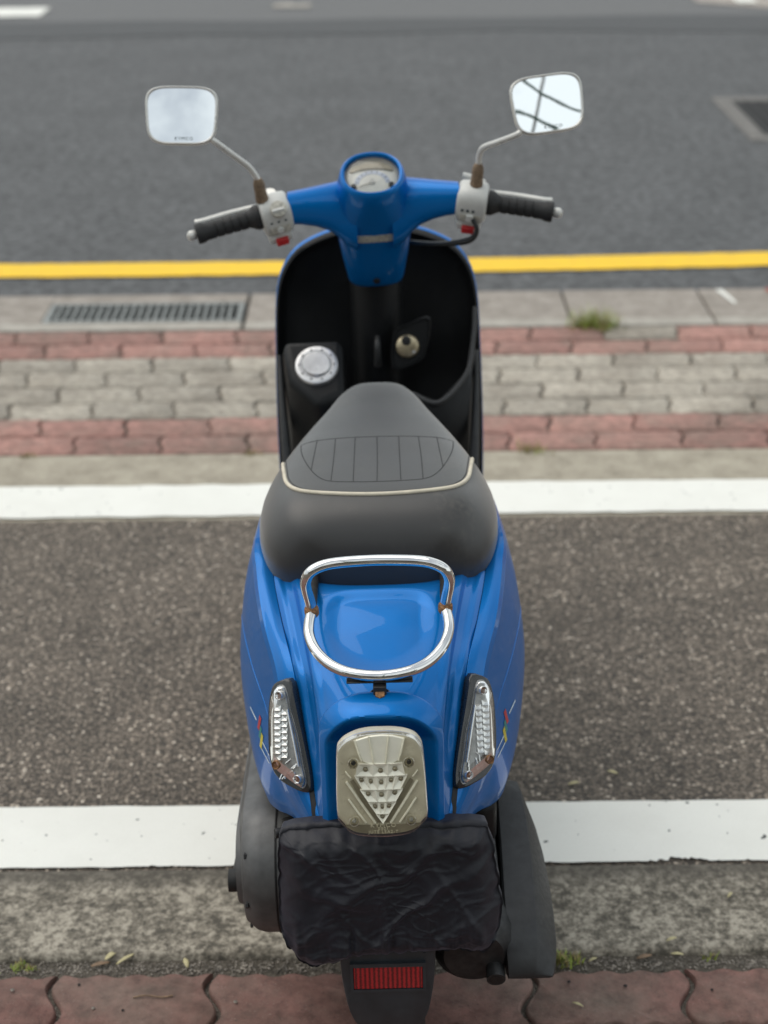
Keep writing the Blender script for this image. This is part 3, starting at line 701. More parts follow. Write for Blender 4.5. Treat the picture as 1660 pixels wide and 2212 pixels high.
for s in (-1, 1):
    mx = lambda q: (843 + s * (q[0] - 843), q[1])
    for a, b, r in [((380, 885), (742, 1455), .0016), ((400, 1120), (620, 1450), .0013), ((370, 740), (440, 830), .001)]:
        (x0, y0), (x1, y1) = z8(*mx(a)), z8(*mx(b)); sc('rib', tube([TLF(x0, y0, H0 + .0005), TLF((x0 + x1) / 2, (y0 + y1) / 2, H0 + .0015), TLF(x1, y1, H0 + .0005)], r, 6), 'tail_rib', light)
    O = [z8(*mx(q)) for q in [(470, 850), (540, 960), (848, 1445), (770, 1450), (560, 1120), (430, 880)]]
    sc('v_band', prism(O if s > 0 else O[::-1], TLF, .006, H0 + .0006), 'tail_dark', light)
    for (X, Y), r in [((482, 610), .0058), ((470, 1395), .0056)]:
        x0, y0 = z8(*mx((X, Y))); c = TLF(x0, y0, .010); ax = unit(TLF.n + TLF.v * -.25)
        o = sc('screw_well', lathe([(0, r * .6), (.006, r * .72), (.0125, r * .92), (.0135, r), (.0125, r * 1.12), (0, r * 1.2)], c, ax, 18), 'tail_lens', light)
        sc('screw', lathe([(0, r * .5), (.006, r * .5), (.0075, r * .3)], c, ax, 14), 'dark_hole' if Y < 1000 else 'signal_dark', light)
sc('base_band', prism(smooth_outline([z8(*q) for q in [(345,1465),(600,1478),(843,1480),(1090,1478),(1340,1465),(1290,1520),(1210,1560),(1080,1590),(850,1606),(620,1592),(490,1570),(410,1530)]], 2), TLF, .006, H0 + .001), 'tail_dark', light)
for body, y, s in [('KYMCO', 1482, .0060), ('0301', 1528, .0042), ('JUTE LEA2-T', 1572, .0042)]:
    x0, y0 = z8(845, y); sc('lettering', text_mesh(body, s * 1.25, Frame(TLF(x0, y0, H0 + .0022), TLF.u, -TLF.v, TLF.n)), 'print_pale', light, smooth=False)

# ---- turn signals ---------------------------------------------------
SGL = Frame((-.1108 - .0010, 1.6929 - .0016, .648 + .0008), (-.8514, .5246, 0), (-.2003, -.3251, -.9242), (-.4848, -.7868, .3819))
BZ = [(-.0006,.0009),(.0236,.0159),(.0259,.0293),(.0255,.0473),(.0184,.0854),(.0115,.1107),(.0019,.1278),(-.014,.1374),(-.0423,.1412),(-.0553,.1389),(-.0600,.1333),(-.0556,.1168),(-.0354,.0728),(-.0195,.0413)]
CLR0 = [(.0131,.0202),(.0041,.0176),(-.0017,.025),(-.0106,.0459),(-.0241,.069),(-.0383,.1044),(-.0463,.1218),(-.0443,.1315),(-.0357,.1306),(-.0016,.1194),(.0035,.1064),(.0164,.0483),(.0174,.0341)]
_c = np.array(CLR0).mean(0); CLR = [tuple(_c + (np.array(q) - _c) * np.array([1.10, 1.03])) for q in CLR0]
for sgn in (-1, 1):
    fr = SGL if sgn < 0 else SGL.mir(); fl = sgn > 0
    bz = chaikin(BZ, 2)
    sg = sc('turn_signal', dome(bz, fr, [(1.0, -.022), (1.0, .0005), (.985, .003), (.95, .0045), (.5, .0045)], flip=fl), 'signal_bezel', angle=35)
    cs = chaikin(CLR, 2)
    sc('reflector', dome(cs, fr, [(1.05, .003), (1.03, .0052), (.5, .0052)], flip=fl), 'signal_dark', sg)
    # stepped bright cells in two columns
    for k in range(9):
        f0, f1 = k / 9, (k + .82) / 9
        L0 = np.array([.0148, .043]) * (1 - f0) + np.array([.0006, .112]) * f0; L1 = np.array([.0148, .043]) * (1 - f1) + np.array([.0006, .112]) * f1
        for c0, c1, tw in [(-.0022, .0100, 1), (.0106, .0190, -1)]:
            if k == 0 and c0 > 0: continue
            dv = -.003 * (c0 > 0)
            a, b, c, d = (L0[0] - c0, L0[1] - c0 * .28 + dv), (L0[0] - c1, L0[1] - c1 * .28 + dv), (L1[0] - c1, L1[1] - c1 * .28 + dv), (L1[0] - c0, L1[1] - c0 * .28 + dv)
            V = [fr(*a, .0060), fr(*b, .0062), fr(*c, .0084), fr(*d, .0082), fr(*a, .0035), fr(*b, .0035), fr(*c, .0035), fr(*d, .0035), fr((a[0] + c[0]) / 2, (a[1] + c[1]) / 2, .0058)]
            F = [(0, 1, 8), (1, 2, 8), (2, 3, 8), (3, 0, 8), (0, 4, 5, 1), (1, 5, 6, 2), (2, 6, 7, 3), (3, 7, 4, 0)]
            if fl: F = [f[::-1] for f in F]
            sc('reflector_cell', (V, F), 'signal_cell', sg, smooth=False)
    sc('rib', tube([fr(-.0062, .043, .0078), fr(-.022, .076, .0082), fr(-.0365, .1085, .0078)], .0016, 8), 'signal_cell', sg)
    for k in range(10):
        p, q = (rng.uniform(-.034, -.012), rng.uniform(.100, .124)), None
        q = (p[0] + rng.uniform(-.006, .006), p[1] + rng.uniform(.004, .01)); sc('facet_edge', tube([fr(*p, .0055), fr(*q, .0075)], .0011, 5), 'signal_cell', sg)
    sc('lens', dome(cs, fr, [(1.02, .002), (1.0, .0085), (.96, .0112), (.6, .0125)], flip=fl), 'clear_lens', sg, angle=80)
    for k, (a, b) in enumerate([(.0072, .0275), (-.0060, .1150), (-.0404, .1237)]):
        sc('screw_well', lathe([(.0105, .0040), (.0130, .0047), (.0138, .0051), (.0130, .0056), (.004, .0058)], fr(a, b, 0), fr.n, 20), 'rust' if k == 1 else 'signal_cell', sg)
        sc('screw', lathe([(.009, .0040), (.0112, .0040), (.0116, .0030)], fr(a, b, 0), fr.n, 14), 'rust_hole', sg)

# ---- grab rail ---------------------------------------------------------
def sym(P): return [(-x, y, z) for x, y, z in P] + [(x, y, z) for x, y, z in P[::-1] if x > 1e-6]
lo = smooth_path(sym([(.0835,1.711,.730),(.0865,1.690,.725),(.0855,1.668,.719),(.0765,1.643,.712),(.058,1.621,.705),(.033,1.607,.7015),(0,1.602,.700)]), 5)
hi_ = smooth_path(sym([(.0835,1.711,.730),(.0855,1.709,.745),(.0885,1.703,.765),(.0885,1.697,.780),(.082,1.694,.794),(.067,1.697,.801),(.045,1.701,.803),(0,1.703,.804)]), 5)
rail = sc('grab_rail', tube(hi_, .0069, 20), 'chrome')
sc('lower_loop', tube(lo, .0069, 20), 'chrome', rail)
for s in (-1, 1):
    sc('joint', lathe([(-.006, .0076), (-.0045, .0092), (.0035, .0092), (.006, .0076)], (s * .0838, 1.7085, .7315), (0, -.45, 1), 18), 'rust', rail)
    sc('stay', tube(smooth_path([(s * .0835, 1.714, .730), (s * .0845, 1.76, .722), (s * .087, 1.84, .70), (s * .087, 1.90, .69)], 4), .006, 10), 'dark_metal', rail)
sc('mount_plate', join(box(-.040, .040, 1.600, 1.616, .6905, .6930), box(-.008, .008, 1.592, 1.612, .665, .6903)), 'dark_metal', rail, bevel=.0012)
sc('mount_bolt', cyl((0, 1.594, .678), (0, -.6, .8), .0065, .006, 6), 'rust', rail)

# ---- seat ---------------------------------------------------------------
# stations: y, half width, z top, z bottom, corner blend (0 = single pad, 1 = pad with skirt)
SS = np.array([(2.4045,.012,.752,.712,0),(2.400,.029,.764,.700,0),(2.388,.041,.771,.690,0),(2.36,.054,.777,.682,0),(2.32,.069,.781,.675,.0),(2.27,.0850,.783,.668,.1),(2.21,.1100,.786,.662,.4),(2.16,.1360,.788,.654,.8),
 (2.11,.1560,.790,.647,1),(2.05,.1695,.7905,.642,1),(1.985,.1715,.790,.641,1),(1.938,.165,.7875,.641,1),(1.908,.154,.778,.642,1),(1.888,.138,.762,.645,1),(1.876,.116,.742,.650,1),(1.868,.080,.720,.660,1)])
prof0 = [(0,0),(.34,-.0005),(.64,-.002),(.84,-.006),(.94,-.014),(.985,-.028),(1.0,-.048),(1.0,-.07),(.97,-.092),(.88,-1),(.5,-1),(0,-1)]
prof1 = [(0,0),(.30,-.0003),(.52,-.0015),(.67,-.0045),(.76,-.011),(.83,-.022),(.905,-.038),(.97,-.058),(1.0,-.078),(.945,-.112),(.83,-1),(0,-1)]
rings = []
for i in range(61):
    y, hw, zt, zb, bl = cr(SS, 15 * i / 60); bl = min(max(bl, 0), 1); sc_z = (zt - zb) / .14
    half = []
    for (a, b), (c, d) in zip(prof0, prof1):
        x = a * (1 - bl) + c * bl; h = b * (1 - bl) + d * bl if b > -.9 and d > -.9 else None
        z = zb if h is None else zt + h * sc_z
        half.append((x * hw, y, max(z, zb)))
    rings.append(half[::-1][:-1] + [half[0]] + [(-x, yy, z) for x, yy, z in half[1:-1]])
# rounder nose and tail in plan: pull ring centres are handled by the station table
seat = sc('seat', loft(rings), 'seat_vinyl', sub=1)
bpy.context.view_layer.update()
dg = bpy.context.evaluated_depsgraph_get()
sme = seat.evaluated_get(dg).to_mesh()
bvh = BVHTree.FromPolygons([v.co.copy() for v in sme.vertices], [tuple(p.vertices) for p in sme.polygons])
def on_seat(x, y, lift=0):
    h = bvh.ray_cast(Vector((x, y - OY, 1.2)), Vector((0, 0, -1)))
    return None if h[0] is None else np.array([h[0].x, h[0].y + OY, h[0].z]) + np.array(h[1]) * lift
pipe = sym([(.1385,2.172),(.1400,2.13),(.1370,2.08),(.1325,2.03),(.1270,1.99),(.1150,1.961),(.095,1.944),(.055,1.934),(0,1.930)] and [(a, b, 0) for a, b in [(.1385,2.172),(.1400,2.13),(.1370,2.08),(.1325,2.03),(.1270,1.99),(.1150,1.961),(.095,1.944),(.055,1.934),(0,1.930)]])
pp = [on_seat(p[0], p[1], .0006) for p in smooth_path(pipe, 6)]
sc('piping', tube([p for p in pp if p is not None], .0030, 10), 'cream_piping', seat)
pq = [on_seat(p[0] * .970, 1.99 + (p[1] - 1.99) * .97 + .004, -.0002) for p in smooth_path(pipe, 6)]
sc('stitching', tube([p for p in pq if p is not None], .0008, 6), 'seam', seat)
Q = [[(-.112,2.115),(-.06,2.119),(0,2.121),(.06,2.119),(.112,2.115)], [(-.112,2.115),(-.109,2.075),(-.099,2.03),(-.085,1.992),(-.068,1.972),(-.04,1.966),(0,1.964),(.04,1.966),(.068,1.972),(.085,1.992),(.099,2.03),(.109,2.075),(.112,2.115)]]
for k, (xt, xb, yb) in enumerate([(-.088,-.093,2.012),(-.061,-.064,1.971),(-.032,-.033,1.966),(0,0,1.964),(.032,.033,1.966),(.061,.064,1.971),(.088,.093,2.012)]):
    Q.append([(xt, 2.12), ((xt + xb) / 2 + .0006 * (k % 2), (2.12 + yb) / 2), (xb, yb)])
for path in Q:
    P = [on_seat(p[0], p[1], -.0003) for p in smooth_path([(a, b, 0) for a, b in path], 8)]
    sc('quilt_seam', tube(P, .00085, 6), 'seam', seat)

# ---- cloth over the number plate ------------------------------------------
CO = [(-.1211,.0021),(-.1132,-.0059),(-.088,-.0107),(-.033,-.0107),(.0121,-.0095),(.0621,-.0096),(.1217,-.0068),(.1336,.0084),(.142,.0636),(.1450,.1026),(.1380,.1359),(.1223,.1545),(.0857,.1561),(.0345,.1576),(-.0167,.1606),(-.063,.1679),(-.0887,.1701),(-.1037,.1612),(-.1184,.141),(-.125,.1126),(-.1243,.0569)]
CLF = Frame((-.005, 1.5193 + .002, .519), (1, 0, 0), unit((0, -.206, -.978)), unit((0, -.978, .206)))
co = smooth_outline(CO, 14); V, F = [], []; cc = np.array([.005, .077]); n = len(co)
rs = [1.0, 1.012, 1.01, 1.0, .985, .965, .94, .91] + [.91 - .91 * (i + 1) / 64 for i in range(63)]
def wr(a, b):
    wx, wy = .010 * mnoise.noise((a * 24, b * 24, 3)), .010 * mnoise.noise((a * 24, b * 24, 9))
    a2, b2 = a + wx, b + wy
    w = .0055 * mnoise.noise((a2 * 12 + 3, b2 * 15, 0))
    for k, (f, am, th) in enumerate([(9, .0038, .5), (13, .0038, -.7), (22, .0022, .9), (40, .0012, -.35), (75, .0007, .1)]):
        c, sn = math.cos(th), math.sin(th); u_, v_ = a2 * c + b2 * sn, b2 * c - a2 * sn
        q = mnoise.noise((u_ * f * .55 + 7 * k, v_ * f * 1.25, k * 3.3)); w += am * math.exp(-(q / .12) ** 2)      # narrow raised creases
    gt = 1 - ss(.004, .030, b); w += gt * .0030 * mnoise.noise((a * 95, b * 8, 14))
    g = ss(.095, .145, b)                                     # vertical gathers near the elastic hem
    w += g * .0062 * mnoise.noise((a * 120, b * 7, 4)) + g * .0040 * mnoise.noise((a * 55, b * 5, 8))
    return w
for i, r in enumerate(rs):
    for q in co:
        p = cc + (np.array(q) - cc) * r
        edge = 1 - r
        hgt = .030 * (1 - max(0, (r - .72) / .29) ** 2.2) if r > .72 else .030
        if i == 0: hgt = -.028
        elif i == 1: hgt = -.012
        elif i == 2: hgt = .004
        a, b = p
        if i > 1: hgt += wr(a, b)
        if i <= 5: p = p + np.array([.003 * mnoise.noise((b * 70, 5, a * 9)), .0035 * mnoise.noise((a * 60, 5, b * 9))])
        if i <= 3: p = p + np.array([0, (.006 * mnoise.noise((a * 120, 2, b * 30)) + .0015 * mnoise.noise((a * 420, 7, 0))) * (b > .1)])
        V.append(CLF(p[0], p[1], hgt - .020))
for i in range(len(rs) - 1):
    for k in range(n): F.append((i * n + k, i * n + (k + 1) % n, (i + 1) * n + (k + 1) % n, (i + 1) * n + k))
F.append(tuple((len(rs) - 1) * n + k for k in range(n)))
plate = sc('number_plate', prism([(-.105, .0), (.118, .0), (.122, .145), (-.105, .150)], CLF, -.030, -.027), 'silver', bevel=.003)
cloth = sc('plate_cover', (V, F), 'cloth_black', angle=180)
cloth['label'] = 'wrinkled black cloth pulled over the number plate'

# ---- rear mudguard with reflector -----------------------------------------
MF = Frame((0, 1.501, .360), (1, 0, 0), unit((0, -.0493, -.9988)), unit((0, -.9988, .0493)))
MOU = [(-.060,-.045),(-.0595,.0),(-.058,.035),(-.0535,.071),(-.0475,.0976),(-.035,.1146),(-.0,.1218),(.035,.1146),(.0475,.0976),(.0535,.071),(.058,.035),(.0595,.0),(.060,-.045)]
mo = smooth_outline(MOU, 3)
mud = sc('rear_mudguard', join(dome(mo, MF, [(1.0, -.016), (1.0, -.003), (.985, .0), (.95, .0015), (.5, .0025)]), box(-.05, .05, 1.50, 1.70, .40, .415)), 'fender_plastic', angle=35)
sc('reflector_frame', join(prism([(-.047,.010),(.047,.010),(.047,.0155),(-.047,.0155)], MF, 0, .007), prism([(-.047,.0505),(.047,.0505),(.047,.0545),(-.047,.0545)], MF, 0, .006), prism([(-.047,.0157),(-.0432,.0157),(-.0432,.0503),(-.047,.0503)], MF, 0, .006), prism([(.0432,.0157),(.047,.0157),(.047,.0503),(.0432,.0503)], MF, 0, .006)), 'fender_plastic', mud)
sc('reflector', prism([(-.0428,.0162),(.0428,.0162),(.0428,.0498),(-.0428,.0498)], MF, .001, .0055), 'red_reflector', mud, bevel=.001)

# ---- wheels ------------------------------------------------------------------
def wheel(name, cy, r=.215, w=.046):
    prof = [(.115, .030), (.130, .034), (.155, w - .003), (.182, w), (.200, w - .006), (.2105, .026), (r, .010), (r, 0)]
    P = [(a, -b) for a, b in prof] + [(a, b) for a, b in prof[::-1][1:]]
    n = 48; V, F = [], []
    for k in range(n):
        q = 2 * math.pi * k / n
        for a, b in P: V.append((b, cy + a * math.sin(q), .2155 + a * math.cos(q)))
    m = len(P); F = [(k * m + i, k * m + i + 1, ((k + 1) % n) * m + i + 1, ((k + 1) % n) * m + i) for k in range(n) for i in range(m - 1)]
    o = sc(name, (V, F), 'rubber')
    sc('rim', lathe([(-.034, .110), (-.034, .118), (-.02, .112), (.02, .112), (.034, .118), (.034, .110)], (0, cy, .2155), (1, 0, 0), 40), 'silver', o)
    for k in range(5):
        q = 2 * math.pi * k / 5; d = np.array([0, math.sin(q), math.cos(q)]); sc('spoke', tube([np.array([0, cy, .2155]) + d * .02, np.array([0, cy, .2155]) + d * .112], [.016, .010], 10), 'silver', o)
    sc('hub', cyl((-.04, cy, .2155), (1, 0, 0), .030, .08, 24), 'dark_metal', o)
wheel('rear_wheel', 1.76); wheel('front_wheel', 2.955, .215, .042)

# ---- engine, exhaust, suspension ------------------------------------------------
XF = Frame((0, 0, 0), (0, 1, 0), (0, 0, 1), (-1, 0, 0))
def stadium(y0, z0, r0, y1, z1, r1, n=14):
    O = []
    for k in range(n + 1): q = math.pi / 2 + math.pi * k / n; O.append((y0 + r0 * math.cos(q), z0 + r0 * math.sin(q)))
    for k in range(n + 1): q = -math.pi / 2 + math.pi * k / n; O.append((y1 + r1 * math.cos(q), z1 + r1 * math.sin(q)))
    return O
eng = sc('engine_case', dome(stadium(1.765, .298, .097, 2.16, .285, .075), XF, [(.9, .10), (1.0, .118), (1.0, .170), (.985, .182), (.93, .197), (.80, .203), (.5, .203)], center=(1.96, .292)), 'grey_case', angle=30)
sc('case_cover', dome(stadium(1.768, .298, .062, 2.15, .285, .048), XF, [(1.0, .200), (.98, .208), (.5, .208)], center=(1.96, .292)), 'grey_case', eng)
for q in range(7):
    y_, z_ = [(1.705, .355), (1.682, .29), (1.715, .228), (1.80, .378), (1.92, .368), (2.05, .356), (1.85, .212)][q]
    sc('case_bolt', cyl((-.190, y_, z_), (-1, 0, 0), .005, .0035, 6), 'dark_metal', eng)
sc('case_seam', tube([(-.150, a, b) for a, b in stadium(1.765, .298, .0978, 2.16, .285, .0758)], .0014, 6, closed=True), 'dark_hole', eng)
sc('kick_pedal', join(tube(smooth_path([(-.20, 1.95, .25), (-.212, 1.85, .26), (-.212, 1.76, .282)], 4), .007, 10), cyl((-.222, 1.742, .284), (1, 0, 0), .016, .03, 14)), 'rubber')
sc('engine_block', box(-.115, .085, 1.86, 2.22, .20, .37), 'dark_metal', bevel=.02)
for s in (-1,):
    sh = sc('rear_shock', cyl((s * .128, 1.80, .30), (-.05, -.05, 1), .014, .20, 14), 'dark_metal')
    H = [(s * .128 - .05 * .2 * f + .024 * math.cos(f * 44), 1.80 - .05 * .2 * f + .024 * math.sin(f * 44), .31 + .18 * f) for f in [i / 150 for i in range(151)]]
    sc('spring', tube(H, .0042, 8), 'dark_metal', sh)
    sc('shock_bolt', cyl((-.132, 1.69, .405), (-1, -.3, .1), .007, .016, 12), 'dark_metal', sh)
    sc('hose', tube(smooth_path([(-.13, 1.70, .42), (-.125, 1.685, .38), (-.128, 1.68, .33), (-.12, 1.70, .28)], 5), .008, 10), 'rubber', sh)
# muffler
muf = sc('muffler', lathe([(0, .02), (.0, .040), (.012, .052), (.03, .057), (.33, .057), (.38, .04), (.40, .02)], (.112, 1.590, .272), (.02, 1, .03), 28), 'dark_metal')
sc('tail_pipe', lathe([(0, .0105), (0, .0125), (.06, .0125)], (.140, 1.574, .246), (.0, 1, .25), 16), 'dark_metal', muf)
sc('pipe_bore', cyl((.140, 1.5735, .2458), (0, 1, .25), .0095, .006, 14), 'dark_hole', muf)
gr_st = []
for y, x0, x1, zt, zb in [(1.5755,.157,.213,.252,.247),(1.5775,.1565,.2145,.259,.244),(1.582,.156,.2165,.268,.242),(1.590,.155,.219,.279,.240),(1.604,.154,.2215,.292,.238),(1.63,.154,.2245,.307,.236),(1.67,.154,.2255,.322,.235),(1.72,.155,.2255,.335,.236),(1.79,.156,.2225,.348,.240),(1.835,.157,.217,.356,.246),(1.862,.159,.209,.357,.254),(1.874,.163,.199,.350,.265)]:
    h = zt - zb; w = x1 - x0; q = min(1, h / .05)
    gr_st.append([(x0, y, zb), (x0, y, zt - .003 * q), (x0 + .003 * q, y, zt), (x0 + .60 * w, y, zt - .004 * q), (x0 + .64 * w, y, zt - .007 * q), (x1 - .002, y, zt - .60 * h), (x1, y, zt - .68 * h), (x1, y, zb + .1 * h), (x1 - .004, y, zb), (x0 + .5 * w, y, zb - .0005)])
gd = sc('exhaust_guard', loft(gr_st), 'textured_plastic', muf, angle=33)
gd['label'] = 'black plastic heat guard over the muffler'
sc('muffler_bracket', box(.085, .150, 1.66, 1.80, .33, .345), 'dark_metal', muf, bevel=.004)
sc('air_box', box(.085, .150, 1.70, 2.05, .35, .44), 'black_plastic', bevel=.02)
sc('hugger', join(box(-.062, .07, 1.60, 1.74, .435, .45)), 'black_plastic', bevel=.006)

# ---- leg shield, floor, front -----------------------------------------------------
SH = [(0,.903),(.055,.902),(.105,.892),(.147,.873),(.173,.838),(.1835,.79),(.187,.71),(.189,.62),(.189,.53),(.187,.45),(.182,.37),(.165,.315),(.11,.295),(0,.29)]
SHO = SH + [(-x, z) for x, z in SH[::-1][1:-1]]
sho = smooth_outline(SHO, 4)
def shy(x, z): return 2.605 + (z - .30) * .29 + .055 * (1 - min(1, abs(x) / .19) ** 2)
def shield(sc_prof):
    V, F = [], []; c = np.array([0, .62]); n = len(sho)
    for r, dy in sc_prof:
        for q in sho: p = c + (np.array(q) - c) * r; V.append((p[0], shy(p[0], p[1]) + dy, p[1]))
    for i in range(len(sc_prof) - 1):
        for k in range(n): F.append((i * n + k, i * n + (k + 1) % n, (i + 1) * n + (k + 1) % n, (i + 1) * n + k))
    F.append(tuple((len(sc_prof) - 1) * n + k for k in range(n)))
    return V, F
fs = sc('leg_shield', shield([(1.0, .006), (1.012, .010), (1.014, .018), (1.0, .030), (.95, .042), (.8, .05), (.6, .052), (.4, .055), (.2, .055)]), 'blue_paint')
ins = sc('inner_shield', shield([(1.006, .016), (1.006, .006), (1.0, -.002), (.985, -.005), (.968, -.002), (.955, .012), (.9, .02), (.7, .024), (.45, .024), (.2, .024)]), 'black_plastic')
sc('column_cover', lathe([(0, .045), (.02, .047), (.20, .047), (.34, .052), (.36, .04)], (0, 2.735, .87), (0, -.07, -1), 28, up=(1, 0, 0)), 'black_plastic')
# left filler box: sloping lid face that carries the fuel cap
A_, B_, C_, D_, E_ = (-.172, 2.645, .757), (-.060, 2.645, .757), (-.058, 2.555, .684), (-.105, 2.540, .672), (-.158, 2.585, .708)

def fbox(s, top):
    P = [(s * p[0], p[1], p[2]) for p in (A_, B_, C_, D_, E_)]
    low = [(p[0] * (1 if i in (0, 4) else .9), p[1] + (.03 if i in (2, 3, 4) else .0), .40) for i, p in enumerate(P)]
    F = [(k, (k + 1) % 5, 5 + (k + 1) % 5, 5 + k) for k in range(5)] + ([(4, 3, 2, 1, 0)] if top else [])
    if not top: F = F[2:]
    if s < 0: F = [f[::-1] for f in F]
    return P + low, F
fb = sc('filler_box', fbox(1, True), 'black_plastic', bevel=.014, segs=4)
nb = unit((0, -.63, .777))
FC = Frame((-.108, 2.600, .7215), (1, 0, 0), unit(np.cross(nb, (1, 0, 0))), nb)
cp = sc('fuel_cap', lathe([(-.004, .0385), (.004, .0385), (.0065, .037), (.0075, .034), (.0070, .0275), (.0055, .0265), (.0055, .0255), (.0095, .0248), (.0115, .0225), (.0118, .001)], FC.o, nb, 40, up=(1, 0, 0)), 'silver', fb)
for k in range(10):
    q = 2 * math.pi * k / 10; sc('cap_notch', cyl(FC(.031 * math.cos(q), .031 * math.sin(q), .0064), nb, .0019, .0016, 8), 'dark_metal', cp)
pk = sc('glove_pocket', fbox(-1, False), 'black_plastic', solid=.004)
sc('pocket_rim', tube(smooth_path([(.176, 2.67, .80), (.171, 2.635, .757), (.156, 2.583, .708), (.105, 2.538, .672), (.058, 2.553, .684)], 5), .0045, 10), 'textured_plastic', pk)
for s in (-1, 1):
    sc('shield_wing', tube(smooth_path([(s * .178, 2.665, .72), (s * .172, 2.60, .62), (s * .165, 2.54, .50), (s * .165, 2.48, .38), (s * .165, 2.42, .32)], 5), [.004 + .006 * math.sin(min(1, i / 12) * 1.57) for i in range(21)], 12), 'textured_plastic', ins)
# ignition lock on its raised plate
IGF = Frame((.0555, 2.648, .742), (1, 0, 0), unit((0, .30, 1)), unit((0, -1, .30)))
ig = sc('ignition_plate', dome(smooth_outline([(-.030, -.044), (.012, -.036), (.030, -.018), (.040, .045), (.002, .036), (-.026, .020)], 4), IGF, [(1.0, -.03), (1.0, .004), (.96, .007), (.92, .007), (.88, .002), (.5, .002)]), 'black_plastic')
lk = sc('ignition_lock', lathe([(-.01, .021), (.008, .021), (.012, .019), (.013, .017), (.0125, .001)], IGF(-.002, -.004, 0), IGF.n, 28, up=(1, 0, 0)), 'brass', ig)
sc('key_slot', cyl(IGF(-.004, .006, .012), IGF.n, .0085, .0025, 14), 'dark_hole', ig); sc('lock_shutter', cyl(IGF(.009, -.014, .012), IGF.n, .003, .003, 10), 'silver', ig)
sc('bag_hook', tube(smooth_path([(0, 2.672, .748), (0, 2.652, .742), (0, 2.650, .72), (0, 2.655, .70)], 4), [.004 + .0035 * i / 12 for i in range(13)], 10), 'textured_plastic')
sc('floorboard', join(box(-.178, .178, 2.30, 2.66, .265, .30), box(-.15, .15, 2.18, 2.68, .17, .2649)), 'textured_plastic', bevel=.012)
sc('seat_fascia', loft([[(x, y, z) for x, y in [(-w, 2.10), (-w, 2.24 + f), (-w * .75, 2.33 + f), (w * .75, 2.33 + f), (w, 2.24 + f), (w, 2.10)]] for z, w, f in [(.29, .165, -.03), (.40, .14, 0), (.55, .11, .03), (.66, .085, .04), (.682, .075, .04)]]), 'black_plastic', bevel=.01)
# front end, on the far side of the shield
fd = sc('front_fender', dome([(2.955 + .245 * math.cos(q), .2155 + .245 * math.sin(q)) for q in [math.pi * (.02 + .92 * k / 24) for k in range(25)]] + [(2.955 + .222 * math.cos(q), .2155 + .222 * math.sin(q)) for q in [math.pi * (.94 - .92 * k / 24) for k in range(25)]], XF, [(1.0, -.062), (1.0, .062)], center=(2.955, .2155)), 'blue_paint')
bpy.data.objects.remove(fd)
V = []
for i in range(33):
    q = math.pi * (.02 + .90 * i / 32)
    for j in range(9):
        w = -1 + j / 4; rr = .252 - .05 * abs(w) ** 3; V.append((w * .062, 2.955 + rr * math.cos(q), .2155 + rr * math.sin(q)))
fd = sc('front_fender', (V, grid(33, 9)), 'blue_paint', solid=.004)
for s in (-1, 1): sc('fork_leg', tube([(s * .058, 2.955, .2155), (s * .058, 2.93, .30), (s * .05, 2.84, .50)], .016, 14), 'dark_metal')
sc('fork_stem', tube([(0, 2.86, .48), (0, 2.74, .80)], .022, 16), 'dark_metal')
sc('fork_bridge', box(-.07, .07, 2.81, 2.87, .48, .52), 'dark_metal', bevel=.01)
sc('side_stand', tube(smooth_path([(-.11, 2.20, .20), (-.16, 2.17, .12), (-.215, 2.14, .012), (-.235, 2.13, .008)], 4), .009, 10), 'dark_metal')

# ---- handlebar: authored straight, then turned slightly to the left -------------------
AX0, AXD = Vector((0, 2.70, .869)), Vector((0, -.532, .847)).normalized()
RS = Matrix.Rotation(.045, 3, AXD)
def steer(p): return tuple(RS @ (Vector(tuple(map(float, p))) - AX0) + AX0)
def hb(name, VF, mat, parent=None, **kw): return sc(name, VF, mat, parent, xf=steer, **kw)
ax = np.array([0, -.532, .847]); e2 = np.array([0, .847, .532]); Bc, Tc = np.array([0, 2.70, .869]), np.array([0, 2.575, 1.068])
rg = []
def ring(c, a, b, e, n=40): return [c + np.array([x, 0, 0]) + e2 * y for x, y in sup(n, a, b, e)]
for s, a, b, e in [(-.02, .044, .040, 3.4), (0, .0495, .043, 3.6), (.03, .0510, .044, 3.6), (.25, .0580, .0455, 3.6), (.5, .0645, .0475, 3.4), (.72, .0655, .050, 3.0), (.88, .0590, .0515, 2.5), (.97, .0545, .0515, 2.25), (1.0, .0525, .0495, 2.2), (1.012, .049, .046, 2.2), (1.008, .0465, .0435, 2.25), (.985, .045, .042, 2.3)]:
    rg.append(ring(Bc + (Tc - Bc) * s, a, b, e))
cov = loft(rg, caps=False)
def arm(s):
    R = []
    for x, yc, zc, hy, hz in [(.030,2.612,.992,.040,.062),(.050,2.606,.998,.037,.055),(.062,2.600,1.005,.034,.0455),(.078,2.592,1.012,.031,.038),(.098,2.583,1.0165,.028,.0325),(.120,2.574,1.0195,.026,.0285),(.142,2.566,1.021,.0245,.026)]:
        R.append([(s * x, yc + a, zc + b) for a, b in sup(24, hy, hz, 2.5)])
    V, F = loft(R)
    return (V, [f[::-1] for f in F]) if s > 0 else (V, F)
hc = hb('handlebar_cover', join(cov, arm(-1), arm(1)), 'blue_paint', angle=50)
CLU = Frame(Tc + (Bc - Tc) * .02, (1, 0, 0), e2, ax / np.linalg.norm(ax))
clo = [(a, b if b > 0 else b * .98) for a, b in sup(48, .0455, .0425, 2.3)]
dl = hb('instrument_dial', dome(clo, CLU, [(1.0, -.012), (1.0, -.004), (.93, -.006), (.5, -.006)]), 'dial_face', hc)
